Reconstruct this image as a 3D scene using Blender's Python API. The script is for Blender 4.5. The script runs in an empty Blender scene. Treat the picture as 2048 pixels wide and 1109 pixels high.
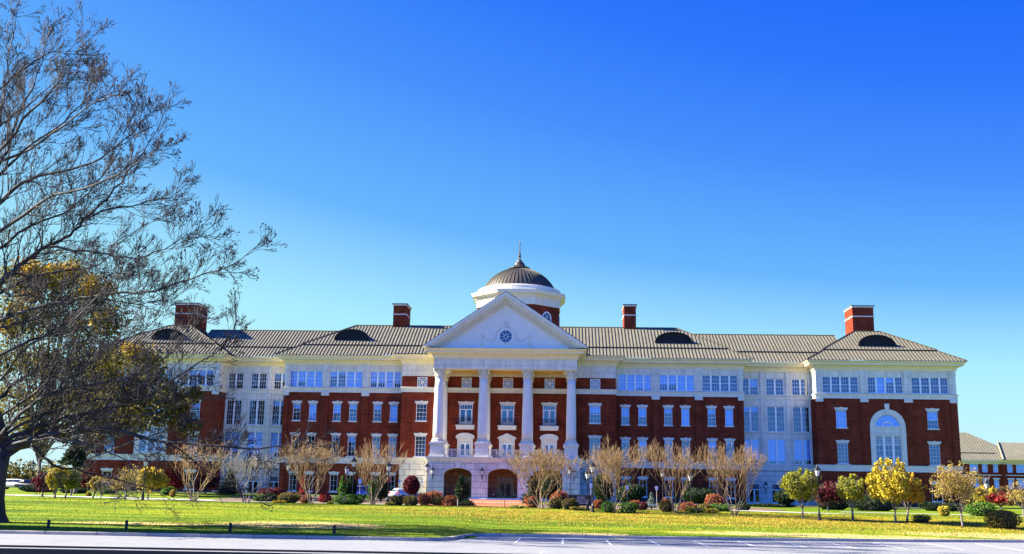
import bpy, bmesh, math, random
from math import sin, cos, pi, radians, sqrt, atan2, tan
from mathutils import Vector, Matrix, noise
import numpy as np

SC = bpy.context.scene
COL = SC.collection

# ------------------------------------------------------------------ camera
CAMP = Vector((8.74, -160.0, 1.15))
FPX, TH, ROLL, PSI = 2113.0, .2011, .0167, .0531
CR = Matrix.Rotation(PSI, 3, 'Z') @ Matrix.Rotation(pi/2+TH, 3, 'X') @ Matrix.Rotation(ROLL, 3, 'Z')
cd = bpy.data.cameras.new('camera')
cd.sensor_width = 36.0
cd.lens = 36.0*FPX/2048.0
cd.clip_start = .1
cd.clip_end = 6000
cam = bpy.data.objects.new('camera', cd)
COL.objects.link(cam)
cam.matrix_world = Matrix.Translation(CAMP) @ CR.to_4x4()
SC.camera = cam

# ------------------------------------------------------------------ light
SUN_EL = radians(32.0)
SUN_AZ = radians(2.5)            # degrees behind the facade line, sun stands to the left
SUNV = Vector((-cos(SUN_EL)*cos(SUN_AZ), cos(SUN_EL)*sin(SUN_AZ), sin(SUN_EL)))
EXPO = 2.35
SKYK = (1/2**EXPO)/.12/1.07
world = bpy.data.worlds.new("World")
SC.world = world
world.use_nodes = True
nt = world.node_tree
bg = nt.nodes['Background']
sky = nt.nodes.new('ShaderNodeTexSky')
sky.sky_type = 'NISHITA'
sky.sun_disc = False
sky.sun_elevation = SUN_EL
sky.sun_rotation = atan2(SUNV.x, SUNV.y)
sky.air_density = 1.0
sky.dust_density = 0.25
sky.ozone_density = 2.5
hsv = nt.nodes.new('ShaderNodeHueSaturation')
hsv.inputs['Saturation'].default_value = 1.3
hsv.inputs['Value'].default_value = 1.0
nt.links.new(sky.outputs[0], hsv.inputs['Color'])
# clear autumn sky: deep blue overhead, pale cyan near the horizon, paler on the sun's side
wg = nt.nodes.new('ShaderNodeTexCoord')
wsep = nt.nodes.new('ShaderNodeSeparateXYZ'); nt.links.new(wg.outputs['Generated'], wsep.inputs[0])
wm = nt.nodes.new('ShaderNodeMath'); wm.operation = 'MULTIPLY_ADD'; wm.inputs[1].default_value = .66; wm.inputs[2].default_value = 1.0
nt.links.new(wsep.outputs[0], wm.inputs[0])
wp = nt.nodes.new('ShaderNodeMath'); wp.operation = 'MULTIPLY'; nt.links.new(wsep.outputs[2], wp.inputs[0]); nt.links.new(wm.outputs[0], wp.inputs[1])
wr_ = nt.nodes.new('ShaderNodeValToRGB')
def lin(c): return tuple((x/255/12.92) if x/255 < .04045 else ((x/255+.055)/1.055)**2.4 for x in c)
SKYR = [(0,(205,246,255)),(.11,(184,243,255)),(.14,(172,238,255)),(.225,(104,182,255)),(.34,(68,142,255)),(.435,(42,116,255)),(.55,(12,98,250)),(1,(6,70,205))]
el_ = wr_.color_ramp.elements
el_[0].position = 0; el_[0].color = (*lin(SKYR[0][1]), 1); el_[1].position = 1; el_[1].color = (*lin(SKYR[-1][1]), 1)
for p_, c_ in SKYR[1:-1]:
    e_ = el_.new(p_); e_.color = (*lin(c_), 1)
# away from the building the sky is deeper blue down to the horizon, and boosted past a natural sky to fill the shaded facade
wb = nt.nodes.new('ShaderNodeMapRange'); wb.inputs[1].default_value = .1; wb.inputs[2].default_value = -.9; wb.inputs[3].default_value = 0; wb.inputs[4].default_value = .22
nt.links.new(wsep.outputs[1], wb.inputs[0])
wa = nt.nodes.new('ShaderNodeMath'); wa.operation = 'ADD'; nt.links.new(wp.outputs[0], wa.inputs[0]); nt.links.new(wb.outputs[0], wa.inputs[1])
nt.links.new(wa.outputs[0], wr_.inputs[0])
wsc = nt.nodes.new('ShaderNodeMix'); wsc.data_type = 'RGBA'; wsc.inputs[0].default_value = .97
wml = nt.nodes.new('ShaderNodeVectorMath'); wml.operation = 'SCALE'; wml.inputs['Scale'].default_value = SKYK
nt.links.new(wr_.outputs[0], wml.inputs[0])
wbb = nt.nodes.new('ShaderNodeMath'); wbb.operation = 'MULTIPLY_ADD'; wbb.inputs[1].default_value = 8.0; wbb.inputs[2].default_value = 1.0
nt.links.new(wb.outputs[0], wbb.inputs[0])
wk = nt.nodes.new('ShaderNodeMath'); wk.operation = 'MULTIPLY'; wk.inputs[1].default_value = SKYK; nt.links.new(wbb.outputs[0], wk.inputs[0]); nt.links.new(wk.outputs[0], wml.inputs['Scale'])
nt.links.new(hsv.outputs[0], wsc.inputs[6]); nt.links.new(wml.outputs[0], wsc.inputs[7])
nt.links.new(wsc.outputs[2], bg.inputs['Color'])
bg.inputs['Strength'].default_value = 0.12

sl = bpy.data.lights.new('sun', 'SUN')
sl.energy = 4.6
sl.angle = radians(.55)
sl.color = (1.0, .93, .80)
so = bpy.data.objects.new('sun', sl)
COL.objects.link(so)
so.rotation_euler = SUNV.to_track_quat('Z', 'Y').to_euler()
so.location = (-200, 20, 150)

SC.view_settings.view_transform = 'Standard'
SC.view_settings.look = 'None'
SC.view_settings.gamma = 1.0
SC.view_settings.exposure = EXPO
try:
    SC.cycles.max_bounces = 6
    SC.cycles.transparent_max_bounces = 12
except Exception:
    pass

# ------------------------------------------------------------------ helpers
def ray(u, v):
    return CR @ Vector(((u-1024)/FPX, -(v-554.5)/FPX, -1.0))
def at(u, v, Y):
    r = ray(u, v)
    t = (Y-CAMP.y)/r.y
    return CAMP + r*t
def smooth(t):
    t = max(0., min(1., t))
    return t*t*(3-2*t)
KERB = [(-400, -99.9), (-60, -99.9), (-12, -98.9), (-3, -98.4), (1.0, -97.9), (2.2, -96.6), (2.7, -91.8), (3.6, -90.3), (6, -90.0), (14, -89.7), (22, -88.6), (32, -86.2), (42, -83.0), (90, -66), (400, 40)]
def yk(x):
    for (a, b), (c, d) in zip(KERB, KERB[1:]):
        if x <= c:
            return b + (d-b)*(x-a)/(c-a)
    return KERB[-1][1]
def terr(x, y):
    k = yk(x)
    if y < k+.12:
        return -1.80 + 1.1*smooth((-y-118)/20.)
    yc = -66.0 + .03*x
    if yc < k+12: yc = k+12
    zc = -.2 - .0022*max(-80, min(80, x))
    if y < yc:
        t = (y-k)/(yc-k)
        return -1.5 + (zc+1.5)*t**1.3
    t = smooth((y-yc)/(-14-yc)) if yc < -20 else smooth((y-yc)/30)
    z = zc + (0-zc)*t
    left = smooth((-x-14)/18.)
    z += .42*left*smooth((y+58)/24.)
    return z

class MB:
    def __init__(s):
        s.v = []; s.f = []
    def add(s, vs, fs):
        n = len(s.v)
        s.v.extend([tuple(p) for p in vs])
        s.f.extend([tuple(i+n for i in f) for f in fs])
        return s
    def box(s, x0, x1, y0, y1, z0, z1):
        if x0 > x1: x0, x1 = x1, x0
        if y0 > y1: y0, y1 = y1, y0
        if z0 > z1: z0, z1 = z1, z0
        return s.add([(x0,y0,z0),(x1,y0,z0),(x1,y1,z0),(x0,y1,z0),(x0,y0,z1),(x1,y0,z1),(x1,y1,z1),(x0,y1,z1)],
              [(0,3,2,1),(4,5,6,7),(0,1,5,4),(1,2,6,5),(2,3,7,6),(3,0,4,7)])
    def quad(s, a, b, c, d):
        return s.add([a,b,c,d], [(0,1,2,3)])
    def poly(s, pts):
        return s.add(pts, [tuple(range(len(pts)))])
    def prism(s, pts, off):
        """extrude planar polygon pts by vector off"""
        n = len(pts); off = Vector(off)
        a = [Vector(p) for p in pts]; b = [p+off for p in a]
        fs = [tuple(range(n-1, -1, -1)), tuple(range(n, 2*n))]
        for i in range(n):
            j = (i+1) % n
            fs.append((i, j, n+j, n+i))
        return s.add(a+b, fs)
    def tube(s, path, rad, n=4, cap=True):
        P = [Vector(p) for p in path]
        vs = []; fs = []
        m = len(P)
        if isinstance(rad, (int, float)): rad = [rad]*m
        d0 = (P[1]-P[0])
        up = Vector((0,0,1)) if abs(d0.normalized().z) < .9 else Vector((1,0,0))
        for i in range(m):
            d = (P[min(i+1, m-1)]-P[max(i-1, 0)])
            if d.length < 1e-9: d = Vector((0,0,1))
            d.normalize()
            a = d.cross(up)
            if a.length < 1e-6: a = d.orthogonal()
            a.normalize(); b = d.cross(a)
            for k in range(n):
                t = 2*pi*k/n
                vs.append(P[i] + (a*cos(t)+b*sin(t))*rad[i])
        for i in range(m-1):
            for k in range(n):
                j = (k+1) % n
                fs.append((i*n+k, i*n+j, (i+1)*n+j, (i+1)*n+k))
        if cap:
            fs.append(tuple(range(n-1, -1, -1)))
            fs.append(tuple((m-1)*n+k for k in range(n)))
        return s.add(vs, fs)
    def lathe(s, prof, c, n=16, rot=0., sx=1., sy=1.):
        vs = []; fs = []
        m = len(prof)
        for r, z in prof:
            for k in range(n):
                t = 2*pi*k/n+rot
                vs.append((c[0]+r*cos(t)*sx, c[1]+r*sin(t)*sy, c[2]+z))
        for i in range(m-1):
            for k in range(n):
                j = (k+1) % n
                fs.append((i*n+k, i*n+j, (i+1)*n+j, (i+1)*n+k))
        fs.append(tuple(range(n-1, -1, -1)))
        fs.append(tuple((m-1)*n+k for k in range(n)))
        return s.add(vs, fs)
    def ball(s, c, r, nu=8, nv=5, sc=(1,1,1), jit=0., rnd=None):
        prof = []
        vs = []; fs = []
        for i in range(nv+1):
            ph = -pi/2 + pi*i/nv
            for k in range(nu):
                t = 2*pi*k/nu
                q = r*(1 + (rnd.uniform(-jit, jit) if jit else 0))
                vs.append((c[0]+q*cos(ph)*cos(t)*sc[0], c[1]+q*cos(ph)*sin(t)*sc[1], c[2]+q*sin(ph)*sc[2]))
        for i in range(nv):
            for k in range(nu):
                j = (k+1) % nu
                fs.append((i*nu+k, i*nu+j, (i+1)*nu+j, (i+1)*nu+k))
        return s.add(vs, fs)
    def octa(s, c, r):
        x, y, z = c
        return s.add([(x+r,y,z),(x-r,y,z),(x,y+r,z),(x,y-r,z),(x,y,z+r),(x,y,z-r)],
                     [(0,2,4),(2,1,4),(1,3,4),(3,0,4),(2,0,5),(1,2,5),(3,1,5),(0,3,5)])
    def build(s, name, mat, parent=None, smooth_=False):
        me = bpy.data.meshes.new(name)
        me.from_pydata(s.v, [], s.f)
        me.update()
        if mat: me.materials.append(mat)
        if smooth_:
            me.polygons.foreach_set('use_smooth', [True]*len(me.polygons))
        o = bpy.data.objects.new(name, me)
        COL.objects.link(o)
        if parent is not None: o.parent = parent
        return o

def tag(o, label=None, cat=None, group=None, kind=None):
    if label: o['label'] = label
    if cat: o['category'] = cat
    if group: o['group'] = group
    if kind: o['kind'] = kind
    return o
def thing(name, label, cat, loc=(0,0,0), rz=0, group=None):
    o = bpy.data.objects.new(name, None)
    o.empty_display_size = .3
    COL.objects.link(o)
    o.location = loc; o.rotation_euler = (0, 0, rz)
    return tag(o, label, cat, group)
def dup(root, loc, rz, label, group=None, sc=None):
    r = root.copy(); COL.objects.link(r)
    r.location = loc; r.rotation_euler = (0, 0, rz)
    r['label'] = label
    if group: r['group'] = group
    if sc: r.scale = sc
    for ch in list(root.children):
        c = ch.copy(); COL.objects.link(c); c.parent = r
        for g in ch.children:
            d = g.copy(); COL.objects.link(d); d.parent = c
    return r

# ------------------------------------------------------------------ materials
def mat(name, col, rough=.7, metal=0., spec=.4, var=None, vscale=1., bump=0., bscale=20., island=None, emis=None):
    m = bpy.data.materials.new(name); m.use_nodes = True
    t = m.node_tree; N = t.nodes; L = t.links
    b = N['Principled BSDF']
    b.inputs['Roughness'].default_value = rough
    b.inputs['Metallic'].default_value = metal
    b.inputs['Specular IOR Level'].default_value = spec
    b.inputs['Base Color'].default_value = (*col, 1)
    geo = N.new('ShaderNodeNewGeometry')
    tc = N.new('ShaderNodeTexCoord')
    last = None
    if var:
        no = N.new('ShaderNodeTexNoise'); no.inputs['Scale'].default_value = vscale; no.inputs['Detail'].default_value = 5
        L.new(geo.outputs['Position'], no.inputs['Vector'])
        cr = N.new('ShaderNodeValToRGB')
        cr.color_ramp.elements[0].position = .32; cr.color_ramp.elements[1].position = .68
        cr.color_ramp.elements[0].color = (*var, 1); cr.color_ramp.elements[1].color = (*col, 1)
        L.new(no.outputs['Fac'], cr.inputs[0]); last = cr.outputs[0]
    if island:
        cr2 = N.new('ShaderNodeValToRGB')
        cr2.color_ramp.elements.remove(cr2.color_ramp.elements[1])
        for i, c in enumerate(island):
            p = i/(len(island)-1) if len(island) > 1 else 0
            e = cr2.color_ramp.elements[0] if i == 0 else cr2.color_ramp.elements.new(p)
            e.position = p; e.color = (*c, 1)
        L.new(geo.outputs['Random Per Island'], cr2.inputs[0])
        if last:
            mx = N.new('ShaderNodeMix'); mx.data_type = 'RGBA'; mx.inputs[0].default_value = .5
            L.new(last, mx.inputs[6]); L.new(cr2.outputs[0], mx.inputs[7]); last = mx.outputs[2]
        else: last = cr2.outputs[0]
    if last: L.new(last, b.inputs['Base Color'])
    if bump:
        n2 = N.new('ShaderNodeTexNoise'); n2.inputs['Scale'].default_value = bscale; n2.inputs['Detail'].default_value = 4
        L.new(geo.outputs['Position'], n2.inputs['Vector'])
        bp = N.new('ShaderNodeBump'); bp.inputs['Strength'].default_value = bump; bp.inputs['Distance'].default_value = .05
        L.new(n2.outputs['Fac'], bp.inputs['Height']); L.new(bp.outputs[0], b.inputs['Normal'])
    return m

def masonry(name, c1, c2, mortar, bw, bh, msize, noise_amt=.25, rough=.85, tint=None, lines=False):
    m = bpy.data.materials.new(name); m.use_nodes = True
    t = m.node_tree; N = t.nodes; L = t.links
    b = N['Principled BSDF']; b.inputs['Roughness'].default_value = rough
    b.inputs['Specular IOR Level'].default_value = .06
    geo = N.new('ShaderNodeNewGeometry')
    sep = N.new('ShaderNodeSeparateXYZ'); L.new(geo.outputs['Position'], sep.inputs[0])
    ad = N.new('ShaderNodeMath'); ad.operation = 'ADD'; L.new(sep.outputs[0], ad.inputs[0]); L.new(sep.outputs[1], ad.inputs[1])
    com = N.new('ShaderNodeCombineXYZ'); L.new(ad.outputs[0], com.inputs[0]); L.new(sep.outputs[2], com.inputs[1])
    br = N.new('ShaderNodeTexBrick')
    br.inputs['Scale'].default_value = 1.0
    br.inputs['Brick Width'].default_value = bw
    br.inputs['Row Height'].default_value = bh
    br.inputs['Mortar Size'].default_value = msize
    br.inputs['Mortar Smooth'].default_value = .1
    br.inputs['Bias'].default_value = 0.
    br.inputs['Color1'].default_value = (*c1, 1); br.inputs['Color2'].default_value = (*c2, 1); br.inputs['Mortar'].default_value = (*mortar, 1)
    L.new(com.outputs[0], br.inputs['Vector'])
    no = N.new('ShaderNodeTexNoise'); no.inputs['Scale'].default_value = .6; no.inputs['Detail'].default_value = 7; no.inputs['Roughness'].default_value = .65
    L.new(geo.outputs['Position'], no.inputs['Vector'])
    mr = N.new('ShaderNodeMapRange'); mr.inputs[1].default_value = .3; mr.inputs[2].default_value = .7
    mr.inputs[3].default_value = 1-noise_amt; mr.inputs[4].default_value = 1+noise_amt*.6
    L.new(no.outputs['Fac'], mr.inputs[0])
    mul = N.new('ShaderNodeMix'); mul.data_type = 'RGBA'; mul.blend_type = 'MULTIPLY'; mul.inputs[0].default_value = 1
    L.new(br.outputs['Color'], mul.inputs[6]); L.new(mr.outputs[0], mul.inputs[7])
    out = mul.outputs[2]
    # vertical streak staining
    mp = N.new('ShaderNodeMapping'); mp.inputs['Scale'].default_value = (1.6, .12, 1)
    L.new(com.outputs[0], mp.inputs[0])
    n3 = N.new('ShaderNodeTexNoise'); n3.inputs['Scale'].default_value = 1.5; n3.inputs['Detail'].default_value = 3
    L.new(mp.outputs[0], n3.inputs['Vector'])
    mr3 = N.new('ShaderNodeMapRange'); mr3.inputs[1].default_value = .35; mr3.inputs[2].default_value = .6; mr3.inputs[3].default_value = .86; mr3.inputs[4].default_value = 1.04
    L.new(n3.outputs['Fac'], mr3.inputs[0])
    m3 = N.new('ShaderNodeMix'); m3.data_type = 'RGBA'; m3.blend_type = 'MULTIPLY'; m3.inputs[0].default_value = 1
    L.new(out, m3.inputs[6]); L.new(mr3.outputs[0], m3.inputs[7]); out = m3.outputs[2]
    if lines:   # darker header course every eighth row of the bond
        md = N.new('ShaderNodeMath'); md.operation = 'PINGPONG'; md.inputs[1].default_value = .31; L.new(sep.outputs[2], md.inputs[0])
        gt = N.new('ShaderNodeMath'); gt.operation = 'LESS_THAN'; gt.inputs[1].default_value = .035; L.new(md.outputs[0], gt.inputs[0])
        m4 = N.new('ShaderNodeMix'); m4.data_type = 'RGBA'; m4.blend_type = 'MULTIPLY'
        m4.inputs[7].default_value = (.72, .66, .66, 1)
        L.new(gt.outputs[0], m4.inputs[0]); L.new(out, m4.inputs[6]); out = m4.outputs[2]
    L.new(out, b.inputs['Base Color'])
    bp = N.new('ShaderNodeBump'); bp.inputs['Strength'].default_value = .5; bp.inputs['Distance'].default_value = .03
    inv = N.new('ShaderNodeMath'); inv.operation = 'SUBTRACT'; inv.inputs[0].default_value = 1; L.new(br.outputs['Fac'], inv.inputs[1])
    L.new(inv.outputs[0], bp.inputs['Height']); L.new(bp.outputs[0], b.inputs['Normal'])
    return m

BRICK = masonry('brick', (.26,.031,.010), (.15,.020,.007), (.20,.075,.045), .21, .0677, .008, .42, lines=True)
STONE = masonry('limestone', (.70,.66,.56), (.66,.62,.52), (.42,.39,.34), 2.3, 1.05, .022, .12)
RUST = masonry('rusticated_limestone', (.68,.62,.53), (.62,.56,.47), (.26,.22,.19), 1.5, .84, .035, .15)
TRIM = mat('limestone_trim', (.70,.655,.54), .8, var=(.62,.575,.46), vscale=1.2, bump=.15, bscale=8)
WHITE = mat('white_paint', (.78,.78,.76), .5, var=(.72,.72,.71), vscale=3)
BLIND = mat('window_blind', (.50,.60,.74), .8)
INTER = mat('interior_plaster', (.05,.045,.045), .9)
ROOFM = mat('standing_seam_metal', (.20,.18,.115), .6, var=(.165,.15,.098), vscale=.7, spec=.2)
SEAM = mat('roof_seam_metal', (.06,.054,.034), .6, spec=.2)  # darker than the sheets: rib shadow lines put into the seam colour
DOMEM = mat('dome_metal', (.085,.07,.045), .5, metal=.1, var=(.06,.05,.035), vscale=.9)
BLACKM = mat('black_metal', (.018,.018,.02), .4, metal=.3)
DARK = mat('louver_dark', (.008,.008,.009), .7)
LGLASS = mat('lantern_glass', (.75,.75,.72), .25)
DOORGOLD = mat('door_wood', (.33,.27,.08), .5)
CHIMCAP = mat('chimney_cap_metal', (.10,.10,.11), .5)

def glass_mat():
    m = bpy.data.materials.new('window_glass'); m.use_nodes = True
    t = m.node_tree; N = t.nodes; L = t.links
    for n in list(N):
        if n.type == 'BSDF_PRINCIPLED': N.remove(n)
    out = [n for n in N if n.type == 'OUTPUT_MATERIAL'][0]
    g = N.new('ShaderNodeBsdfGlossy'); g.inputs['Roughness'].default_value = .03; g.inputs['Color'].default_value = (.8,.88,1,1)
    geo = N.new('ShaderNodeNewGeometry')
    no = N.new('ShaderNodeTexNoise'); no.inputs['Scale'].default_value = .9; no.inputs['Detail'].default_value = 2
    L.new(geo.outputs['Position'], no.inputs['Vector'])
    bp = N.new('ShaderNodeBump'); bp.inputs['Strength'].default_value = .02; bp.inputs['Distance'].default_value = .02
    L.new(no.outputs['Fac'], bp.inputs['Height']); L.new(bp.outputs[0], g.inputs['Normal'])
    tr = N.new('ShaderNodeBsdfTransparent'); tr.inputs['Color'].default_value = (.52,.72,1.0,1)
    mx = N.new('ShaderNodeMixShader'); mx.inputs[0].default_value = .13
    L.new(tr.outputs[0], mx.inputs[1]); L.new(g.outputs[0], mx.inputs[2]); L.new(mx.outputs[0], out.inputs[0])
    return m
GLASS = glass_mat()

# ------------------------------------------------------------------ the main building
BLD = thing('campus_building', 'long four storey red brick building with limestone trim, columned portico, four chimneys and a dome', 'building')
def mx_(s, x):
    return x if s > 0 else -x*(1-.03*min(1., x/45.))

CY = -2.1       # plane of central block
RY = 3.4        # plane of the recessed link
BACK = 22.0
X0, X1, X2, X3 = 16.1, 35.2, 45.9, 66.5
PFX, PFY = 10.25, -9.6

brick = MB(); stone = MB(); rust = MB()
def panel(mb, xa, xb, za, zb, Y, holes, rev=.28):
    """wall facing -Y at plane Y with rectangular openings (x0,x1,z0,z1)"""
    if xa > xb: xa, xb = xb, xa
    hs = []
    for (a, b, c, d) in holes:
        if a > b: a, b = b, a
        a = max(a, xa); b = min(b, xb); c = max(c, za); d = min(d, zb)
        if b-a > 1e-3 and d-c > 1e-3: hs.append((a, b, c, d))
    xs = sorted(set([xa, xb] + [h[0] for h in hs] + [h[1] for h in hs]))
    zs = sorted(set([za, zb] + [h[2] for h in hs] + [h[3] for h in hs]))
    for i in range(len(xs)-1):
        cx = (xs[i]+xs[i+1])/2
        run = None
        for j in range(len(zs)-1):
            cz = (zs[j]+zs[j+1])/2
            inside = any(h[0] < cx < h[1] and h[2] < cz < h[3] for h in hs)
            if not inside:
                mb.quad((xs[i], Y, zs[j]), (xs[i+1], Y, zs[j]), (xs[i+1], Y, zs[j+1]), (xs[i], Y, zs[j+1]))
    for (a, b, c, d) in hs:
        y2 = Y+rev
        mb.quad((a,Y,c),(a,Y,d),(a,y2,d),(a,y2,c)); mb.quad((b,Y,c),(b,y2,c),(b,y2,d),(b,Y,d))
        if c > za: mb.quad((a,Y,c),(a,y2,c),(b,y2,c),(b,Y,c))
        if d < zb: mb.quad((a,Y,d),(b,Y,d),(b,y2,d),(a,y2,d))
def flank(mb, X, ya, yb, za, zb):
    mb.quad((X,ya,za),(X,yb,za),(X,yb,zb),(X,ya,zb))

rw = random.Random(11)
def lintel(win, x0, x1, z, Y, key=True, big=False):
    mb = MB()
    w = .09; h = .40 if not big else .45
    fl = .17
    mb.prism([(x0-w, Y-.06, z+.02), (x1+w, Y-.06, z+.02), (x1+w+fl, Y-.06, z+h), (x0-w-fl, Y-.06, z+h)], (0, .07, 0))
    c = (x0+x1)/2
    mb.prism([(c-.14, Y-.12, z+.02), (c+.14, Y-.12, z+.02), (c+.21, Y-.12, z+h+.07), (c-.21, Y-.12, z+h+.07)], (0, .05, 0))
    mb.box(x0-w-fl-.03, x1+w+fl+.03, Y-.10, Y+.005, z+h+.003, z+h+.065) if not key else None
    mb.build('lintel', TRIM, win)
def window(x0, x1, z0, z1, Y, lights=1, nx=2, nz=4, lin=False, sill=True, blind=None, rail=True, mull=.24, name='window', transom=None):
    if x0 > x1: x0, x1 = x1, x0
    yf = Y+.10
    fr = MB(); pane = MB(); bl = MB(); hasb = False
    fw = .085
    fr.box(x0, x1, yf, yf+.12, z1-fw, z1); fr.box(x0, x1, yf, yf+.12, z0, z0+fw)
    W = (x1-x0-mull*(lights-1))/lights
    fr.box(x0, x0+fw, yf+.001, yf+.119, z0+fw, z1-fw); fr.box(x1-fw, x1, yf+.001, yf+.119, z0+fw, z1-fw)
    for i in range(lights):
        a = x0+i*(W+mull); b = a+W
        if i > 0: fr.box(a-mull, a+.04, yf-.02, yf+.118, z0+fw, z1-fw)
        ia, ib = a+fw*(.6 if i else 1), b-fw*(1 if i == lights-1 else .3)
        # muntins
        for k in range(1, nx):
            xx = ia+(ib-ia)*k/nx
            fr.box(xx-.016, xx+.016, yf+.045, yf+.075, z0+fw, z1-fw)
        for k in range(1, nz):
            zz = z0+fw+(z1-z0-2*fw)*k/nz
            hw = .035 if (rail and k == nz//2) else .015
            fr.box(ia, ib, yf+.04, yf+.08, zz-hw, zz+hw)
        pane.quad((a, yf+.09, z0), (b, yf+.09, z0), (b, yf+.09, z1), (a, yf+.09, z1))
        f = blind[i % len(blind)] if blind else 0
        if f > 0.02:
            bl.box(ia-.02, ib+.02, yf+.16, yf+.17, z1-fw-(z1-z0-2*fw)*f, z1-fw+.02); hasb = True
    w = fr.build(name, WHITE, BLD)
    pane.build('pane', GLASS, w)
    if hasb: bl.build('blind', BLIND, w)
    if sill:
        m = MB(); m.box(x0-.12, x1+.12, Y-.12, Y+.12, z0-.16, z0-.003); m.build('sill', TRIM, w)
    if lin: lintel(w, x0, x1, z1, Y)
    return w
def lattice(cx, cz, hw, Y, boss=True):
    yf = Y+.07
    fr = MB(); t = .1
    x0, x1, z0, z1 = cx-hw, cx+hw, cz-hw, cz+hw
    fr.box(x0, x1, yf-.12, yf+.1, z1-t, z1); fr.box(x0, x1, yf-.12, yf+.1, z0, z0+t)
    fr.box(x0, x0+t, yf-.119, yf+.099, z0+t, z1-t); fr.box(x1-t, x1, yf-.119, yf+.099, z0+t, z1-t)
    s = .028
    for q in (-.36, -.1, .1, .36) if False else (-.33, 0, .33):
        fr.box(cx+q*hw*1.9-s, cx+q*hw*1.9+s, yf, yf+.05, z0+t, z1-t)
        fr.box(x0+t, x1-t, yf+.002, yf+.048, cz+q*hw*1.9-s, cz+q*hw*1.9+s)
    d = hw-t
    for sg in (-1, 1):
        fr.tube([(cx-d, yf+.02, cz-sg*d), (cx+d, yf+.02, cz+sg*d)], .035, 4)
    ring = [(cx+.3*hw*cos(a), yf+.01, cz+.3*hw*sin(a)) for a in [2*pi*k/12 for k in range(13)]]
    fr.tube(ring, .045, 4)
    ring = [(cx+.62*hw*cos(a), yf+.01, cz+.62*hw*sin(a)) for a in [2*pi*k/8+pi/8 for k in range(9)]]
    fr.tube(ring, .03, 4)
    w = fr.build('lattice_window', WHITE, BLD)
    MB().quad((x0, yf+.09, z0), (x1, yf+.09, z0), (x1, yf+.09, z1), (x0, yf+.09, z1)).build('pane', GLASS, w)
    return w

BLR4 = {('w',1,0):[1,1,.9,.95],('w',1,1):[.62,.62,1,1],('w',1,2):[0,0,0,0],('w',-1,0):[.95,.7,1,1],('w',-1,1):[.35,.15,1,1],('w',-1,2):[.7,.7,1,.72],
        ('p',1,0):[0,0,0,0],('p',1,1):[0,1,.35,0],('p',1,2):[0,0,0,0],('p',-1,0):[0,0,.3,0],('p',-1,1):[.2,.2,0,0],('p',-1,2):[0,.3,.4,.3]}
PLINTH = mat('shade_dark_plinth', (.06,.035,.03), .9, var=(.04,.025,.02), vscale=2)  # black shade along the ground floor is put into the plinth colour
def bays(kind, s, groups, singles, x_a, x_b, Y, pil, w1=True):
    G = [(mx_(s, a), mx_(s, b)) for a, b in groups]
    S = [(mx_(s, a), mx_(s, b)) for a, b in singles]
    xa, xb = mx_(s, x_a), mx_(s, x_b)
    h3 = [(a, b, 11.36, 13.92) for a, b in S]; h2 = [(a, b, 6.08, 9.1) for a, b in S]; h1 = [(a, b, .85, 3.35) for a, b in S]
    arch = []
    if kind == 'p':
        arch = [(mx_(s, 54.1), mx_(s, 58.3), 6.3, 13.75)]
    panel(brick, xa, xb, 5.95, 15.66, Y, h3+h2+arch)
    bb = MB(); panel(bb, xa, xb, .75, 5.0, Y, h1)
    pl_ = MB(); pl_.box(min(xa, xb), max(xa, xb), Y-.06, Y+.02, -1.2, .752); pl_.build('plinth', PLINTH, BLD)
    panel(stone, xa, xb, 16.45, 19.9, Y, [(a, b, 16.5, 18.95) for a, b in G])
    order = range(len(G)) if s > 0 else range(len(G)-1, -1, -1)
    for i, (a, b) in enumerate(G):
        key = i if s > 0 else len(G)-1-i
        window(a, b, 16.5, 18.95, Y, 4, 3, 4, False, False, BLR4.get((kind, s, key)))
    for k, (a, b) in enumerate(S):
        window(a, b, 11.36, 13.92, Y, 1, 2 if kind == 'w' else 3, 4, True, True, [rw.choice([1, 1, .65, .55, .3, .95])])
        w2_ = window(a, b, 6.08, 9.1, Y, 1, 2 if kind == 'w' else 3, 4 if kind == 'w' else 5, True, False, [rw.choice([0, 0, 0, .3, .1])], rail=False)
        window(a, b, .85, 3.35, Y, 1, 2, 3, True, True, [0], rail=False)
        MB().box(min(a, b)-.22, max(a, b)+.22, Y-.17, Y+.1, 5.952, 6.078).build('sill', TRIM, w2_)
    # brick pilasters with limestone blocks and the pilaster above
    for a, b in pil:
        a, b = sorted((mx_(s, a), mx_(s, b)))
        brick.box(a, b, Y-.16, Y+.02, 5.955, 15.15)
        MB().box(a-.06, b+.06, Y-.24, Y+.02, 15.153, 15.655).build('pilaster_block', TRIM, BLD)
        bb.box(a, b, Y-.16, Y+.02, .76, 4.995)
        stone.box(a+.03, b-.03, Y-.14, Y+.02, 16.453, 19.25)
        stone.box(a-.04, b+.04, Y-.20, Y+.02, 19.252, 19.42)
        stone.box(a, b, Y-.16, Y+.02, 19.422, 19.9)
    bb.build('brick_wall', BRICK, BLD)
SW = [(17.02,18.2),(19.55,20.75),(23.4,24.6),(25.95,27.15),(29.85,31.03),(32.42,33.62)]
GW = [(16.65,21.5),(22.75,27.95),(29.15,34.4)]
GP = [(46.95,52.2),(53.6,58.75),(60.05,65.4)]
SP = [(48.75,50.3),(62.05,63.6)]
def FLUSH():
    global brick, stone, rust
    for mb, nm, m_ in ((brick, 'brick_wall', BRICK), (stone, 'stone_wall', STONE), (rust, 'stone_base', RUST)):
        if mb.f: mb.build(nm, m_, BLD)
    brick = MB(); stone = MB(); rust = MB()
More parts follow.
